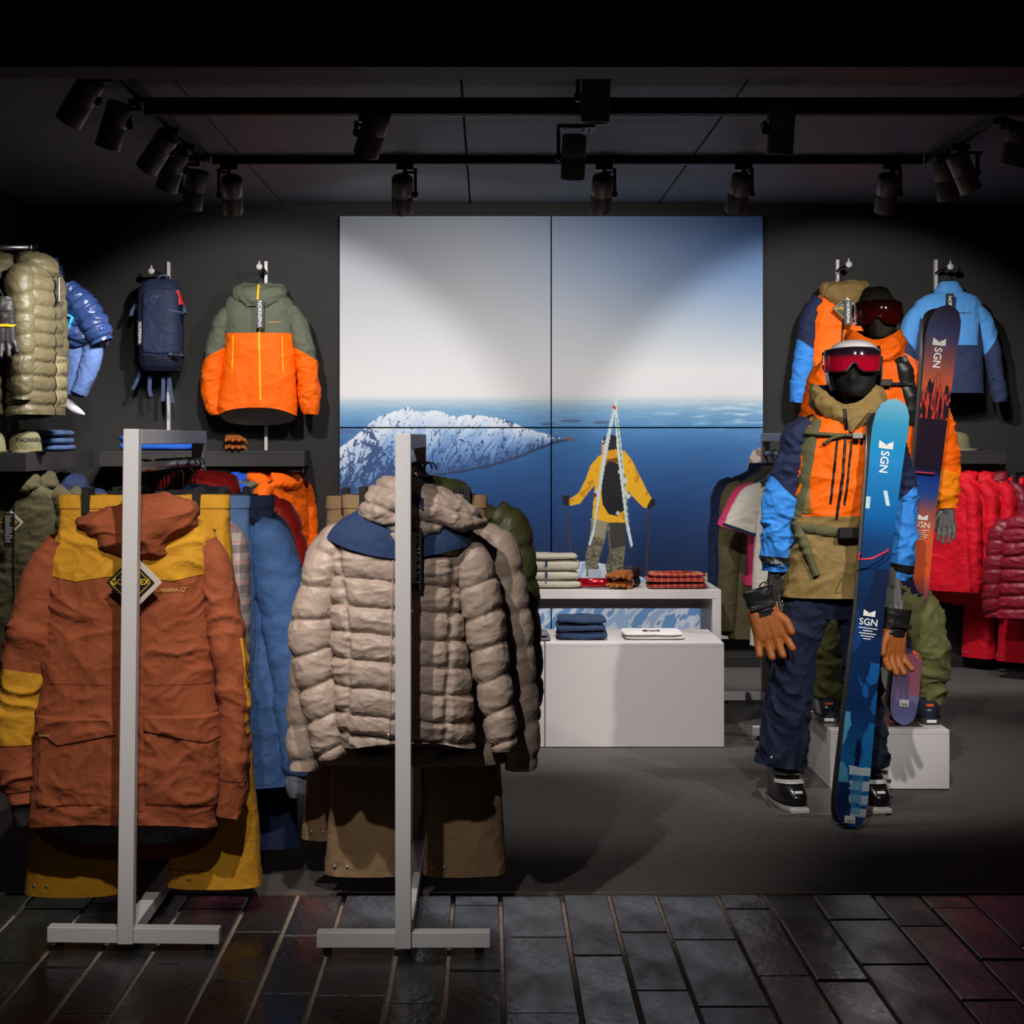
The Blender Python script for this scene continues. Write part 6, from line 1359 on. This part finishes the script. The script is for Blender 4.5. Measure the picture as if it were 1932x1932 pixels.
# ================================================================== skis
M_sk = mat('ski_topsheet', (200, 200, 200), .22, attr='Col', coat=.6); M_edge = mat('ski_edge', (104, 102, 104), .35, metal=.6); M_base = mat('ski_base', (30, 30, 34), .4)
def ski(label, bot, top, wf, colf, back=False, group=None):
    bot = Vector(bot); top = Vector(top); ax = (top-bot); L = ax.length; ax.normalize()
    t = thing('ski', label, 'ski', bot, 0, group)
    side = Vector((1, 0, 0)); side = (side-ax*side.dot(ax)).normalized(); nr = side.cross(ax); nr = nr if nr.y < 0 else -nr
    ns, nw = 640, 49; s = np.linspace(0, 1, ns); w_ = np.linspace(-1, 1, nw); S, W_ = np.meshgrid(s, w_, indexing='ij')
    hw = wf(s)/2; rk = .05*np.clip((S-.86)/.14, 0, 1)**2+.02*np.clip((.06-S)/.06, 0, 1)**2-.012*np.sin(np.pi*S)
    rk = rk if not back else -rk
    def pos(th): 
        a = np.array(ax); b = np.array(side); c = np.array(nr)
        return a*(S*L)[..., None]+b*(W_*hw[:, None])[..., None]+c*(th+rk)[..., None]
    me = quads_mesh('top_sheet', pos(-.009 if back else .009), grid_faces(ns, nw)[:, ::(-1 if back else 1)]); 
    C = np.zeros((ns, nw, 4)); C[..., 3] = 1; C[..., :3] = lin(np.clip(colf(S, W_), 0, 255))
    at = me.color_attributes.new('Col', 'FLOAT_COLOR', 'POINT'); at.data.foreach_set('color', C.astype(np.float32).ravel())
    link('top_sheet', me, M_sk, t)
    link('base', quads_mesh('base', pos(.009 if back else -.009), grid_faces(ns, nw)[:, ::(1 if back else -1)]), M_base, t)
    p1, p0 = pos(.009), pos(-.009); ring = lambda p: np.concatenate([p[:, 0], p[-1, 1:], p[-2::-1, -1], p[0, -2:0:-1]])
    a, m_, b = ring(p1), ring(p1)*.35+ring(p0)*.65, ring(p0); me = quads_mesh('edge', np.stack([a, m_, b]), grid_faces(3, len(a), True)); link('edge', me, M_edge, t, False)
    def surf(sv, wv, off=.0):
        sv = np.asarray(sv, float); wv = np.asarray(wv, float); r = .05*np.clip((sv-.86)/.14, 0, 1)**2+.02*np.clip((.06-sv)/.06, 0, 1)**2-.012*np.sin(np.pi*sv)
        r = r if not back else -r
        return np.array(ax)*(sv*L)[..., None]+np.array(side)*wv[..., None]+np.array(nr)*(.009+r+off)[..., None]
    t['_'] = 0; del t['_']
    return t, surf, L
def ramp3(t, ks):
    ts = [k[0] for k in ks]; return np.stack([np.interp(t, ts, [k[1][c] for k in ks]) for c in range(3)], -1)
def ski_marks(t, surf, L, m, spots, sticker, cx=0.):
    for (sv, rot, size, wo) in spots:
        if rot: mp = lambda x, y, sv=sv, wo=wo: surf(sv-np.asarray(x)/L, wo+np.asarray(y), .0012)
        else: mp = lambda x, y, sv=sv, wo=wo: surf(sv+np.asarray(y)/L, wo+np.asarray(x), .0012)
        text_on('brand_lettering', 'SGN', size, mp, m, t)
        mb = MB(); k = size*.62   # crown like emblem of two triangles
        x0 = 0 if not rot else -size*1.55; y0 = size*.95 if not rot else size*.33
        for tri in (((-k, 0), (0, k*.55), (-k, k*1.1)), ((k, 0), (k, k*1.1), (0, k*.55)), ((-k, 0), (k, 0), (0, k*.5))):
            q = np.array(tri)
            xy = (q+[x0, y0]) if not rot else np.stack([x0+k*.6-q[:, 1], y0+q[:, 0]], -1)
            mb.add(mp(xy[:, 0], xy[:, 1]), [(0, 1, 2)])
        mb.build('brand_emblem', m, t)
        if not rot:
            for j in range(5):
                wd = size*(1.0, .5, .9, .7, .4)[j]; mb = MB(); z0 = -size*(.35+.28*j); xy = np.array([(-wd, z0), (wd, z0), (wd, z0+size*.09), (-wd, z0+size*.09)]); mb.add(mp(xy[:, 0], xy[:, 1]), [(0, 1, 2, 3)]); mb.build('small_print', m, t)
    a, b, hh, ww = sticker; xy = np.array([(-ww, -hh), (ww, -hh), (ww, hh), (-ww, hh)]); mp = lambda x, y: surf(a+np.asarray(y)/L, b+np.asarray(x), .001)
    st = MB().add(mp(xy[:, 0], xy[:, 1]), [(0, 1, 2, 3)]).build('price_sticker', mat('white_sticker', (216, 208, 206), .6), t); mb = MB(); mp2 = lambda x, y: surf(a+np.asarray(y)/L, b+np.asarray(x), .0016)
    r = random.Random(3); xx = -ww*.7
    while xx < ww*.7:
        w2 = r.uniform(.0006, .002); q = np.array([(xx, -hh*.7), (xx+w2, -hh*.7), (xx+w2, -hh*.1), (xx, -hh*.1)]); mb.add(mp2(q[:, 0], q[:, 1]), [(0, 1, 2, 3)]); xx += w2+r.uniform(.0008, .002)
    mb.build('bar_lines', M_blkthread, st)
def col_blue(S, W_):
    t = 1-S; n = fbm(np.stack([W_*1.2, S*14, 0*S], -1), 4)
    C = ramp3(t, [(0, (128, 186, 208)), (.06, (60, 150, 192)), (.16, (0, 122, 186)), (.28, (0, 92, 160)), (.34, (8, 58, 112)), (.48, (8, 36, 74)), (.72, (10, 40, 84)), (.85, (24, 90, 150)), (1, (14, 60, 120))])
    def put(m, c, a=1.): C[:] = np.where(m[..., None], C*(1-a)+np.array(c)*a, C)
    put((t > .40) & (W_ > -.9+(t-.40)*-2+1.2*np.exp(-(t-.40)*9)+n) & (t < .56), (14, 30, 62))
    put((t > .52+.1*n) & (t < .60) & (W_ < .3-(t-.52)*14), (20, 60, 120), .8)
    put((t > .215) & (t < .25) & (np.abs(W_-.25-(t-.23)*8) < .12), (190, 220, 226)); put((np.abs(t-.248) < .014) & (W_ < -.72), (180, 214, 222))
    put((t > .62) & (t < .74) & (n+W_*.4 > .18), (20, 84, 150)); put((t > .74) & (t < .93) & (n*1.2-W_*.6 > .35), (76, 150, 186)); put((t > .76) & (t < .95) & (W_*.7+n*.8 > .30), (30, 120, 190), .8)
    put((t > .80) & (t < .9) & (np.abs(W_-.05+n) < .25), (10, 24, 60))
    for c in (.872, .905, .935, .965): put((np.abs(t-c-.006*n) < .010) & (W_ > -.35+n*.6), (206, 214, 220), .9)
    put((t > .88) & (t < .97) & (np.abs(W_-.2) < .35) & (n > -.1), (70, 140, 190), .7)
    put((t > .90) & (W_ < -.25+n), (12, 30, 70), .85)
    return C
def col_sunset(S, W_):
    t = 1-S; n = fbm(np.stack([W_*1.4, S*16, 0*S+7], -1), 4)
    C = ramp3(t, [(0, (88, 76, 98)), (.06, (70, 74, 116)), (.12, (116, 72, 76)), (.19, (190, 84, 48)), (.23, (150, 60, 40)), (.30, (40, 24, 40)), (.39, (26, 24, 46)), (.415, (24, 60, 140)), (.45, (40, 70, 140)), (.49, (150, 84, 80)), (.54, (214, 96, 58)), (.64, (226, 96, 50)), (.70, (110, 62, 80)), (.8, (60, 54, 96)), (.92, (120, 104, 140)), (1, (96, 100, 160))])
    def put(m, c, a=1.): C[:] = np.where(m[..., None], C*(1-a)+np.array(c)*a, C)
    sp = ridged(np.stack([W_*3.2, S*5, 0*S+2], -1))
    put((t > .225-.07*sp*np.exp(-W_*W_)) & (t < .385), (34, 22, 38)); put((t > .17) & (t < .27) & (ridged(np.stack([W_*4, S*18, 0*S+5], -1)) > .55) & (t > .225-.07*sp), (200, 60, 40))
    put((t > .66+.05*W_+.05*n) & (t < .82) & (W_ < .7+n), (34, 32, 66)); put((np.abs(t-.80-.02*W_) < .028) & (W_ > .2+n), (224, 96, 56)); put((t > .83) & (t < .93) & (W_*.6+n > .1), (150, 74, 84), .7)
    return C
WF = lambda s: np.interp(s, [0, .004, .012, .03, .06, .15, .5, .84, .93, .965, .985, .995, 1.], [.012, .05, .085, .108, .118, .116, .104, .128, .138, .128, .100, .060, .010])
MWI = mat('pale_ink', (222, 220, 214), .5)
b1 = P(1602, 1560, 6.58); t1 = P(1683, 757, 6.80)
t, sf, L = ski('blue mountain print ski leaning in front of the helmeted mannequin', (b1[0], b1[1], .004), t1, WF, col_blue, group='skis leaning on mannequins')
ski_marks(t, sf, L, MWI, [(1-.148, True, .044, -.022), (1-.535, False, .036, -.004)], (.017, -.004, .013, .02))
ski('twin blue ski mostly hidden behind the first one', (b1[0]-.012, b1[1]+.032, .004), (t1[0]-.012, t1[1]+.034, t1[2]-.01), WF, col_blue, True, group='skis leaning on mannequins')
b2 = P(1701, 1368, 7.42); t2 = P(1783, 577, 7.40)
t, sf, L = ski('sunset print ski standing on the plinth by the orange mannequin', (b2[0], 7.42, .252), t2, WF, col_sunset, group='skis leaning on mannequins')
ski_marks(t, sf, L, MWI, [(1-.125, True, .044, -.026), (1-.53, False, .034, .0)], (.05, .0, .014, .02))
ski('twin sunset ski behind the one standing on the plinth', (b2[0]-.012, 7.42+.032, .252), (t2[0]-.012, t2[1]+.034, t2[2]-.005), WF, col_sunset, True, group='skis leaning on mannequins')
CORD = mat('red_cord', (232, 44, 66), .5)
o = tag(cord('ski_tie', [P(1632, 1040, 6.80), P(1621, 1046, 6.70), P(1619, 1056, 6.665), P(1645, 1054, 6.655), P(1674, 1040, 6.67), P(1676, 1036, 6.72), P(1650, 1038, 6.78)], .0035, CORD, None), 'red cord tied around the blue skis', 'cord')
o = tag(cord('ski_tie', [P(1719, 893, 7.47), P(1720, 890, 7.395), P(1762, 893, 7.39), P(1764, 894, 7.47)], .003, CORD, None), 'thin red cord tied around the sunset skis', 'cord')
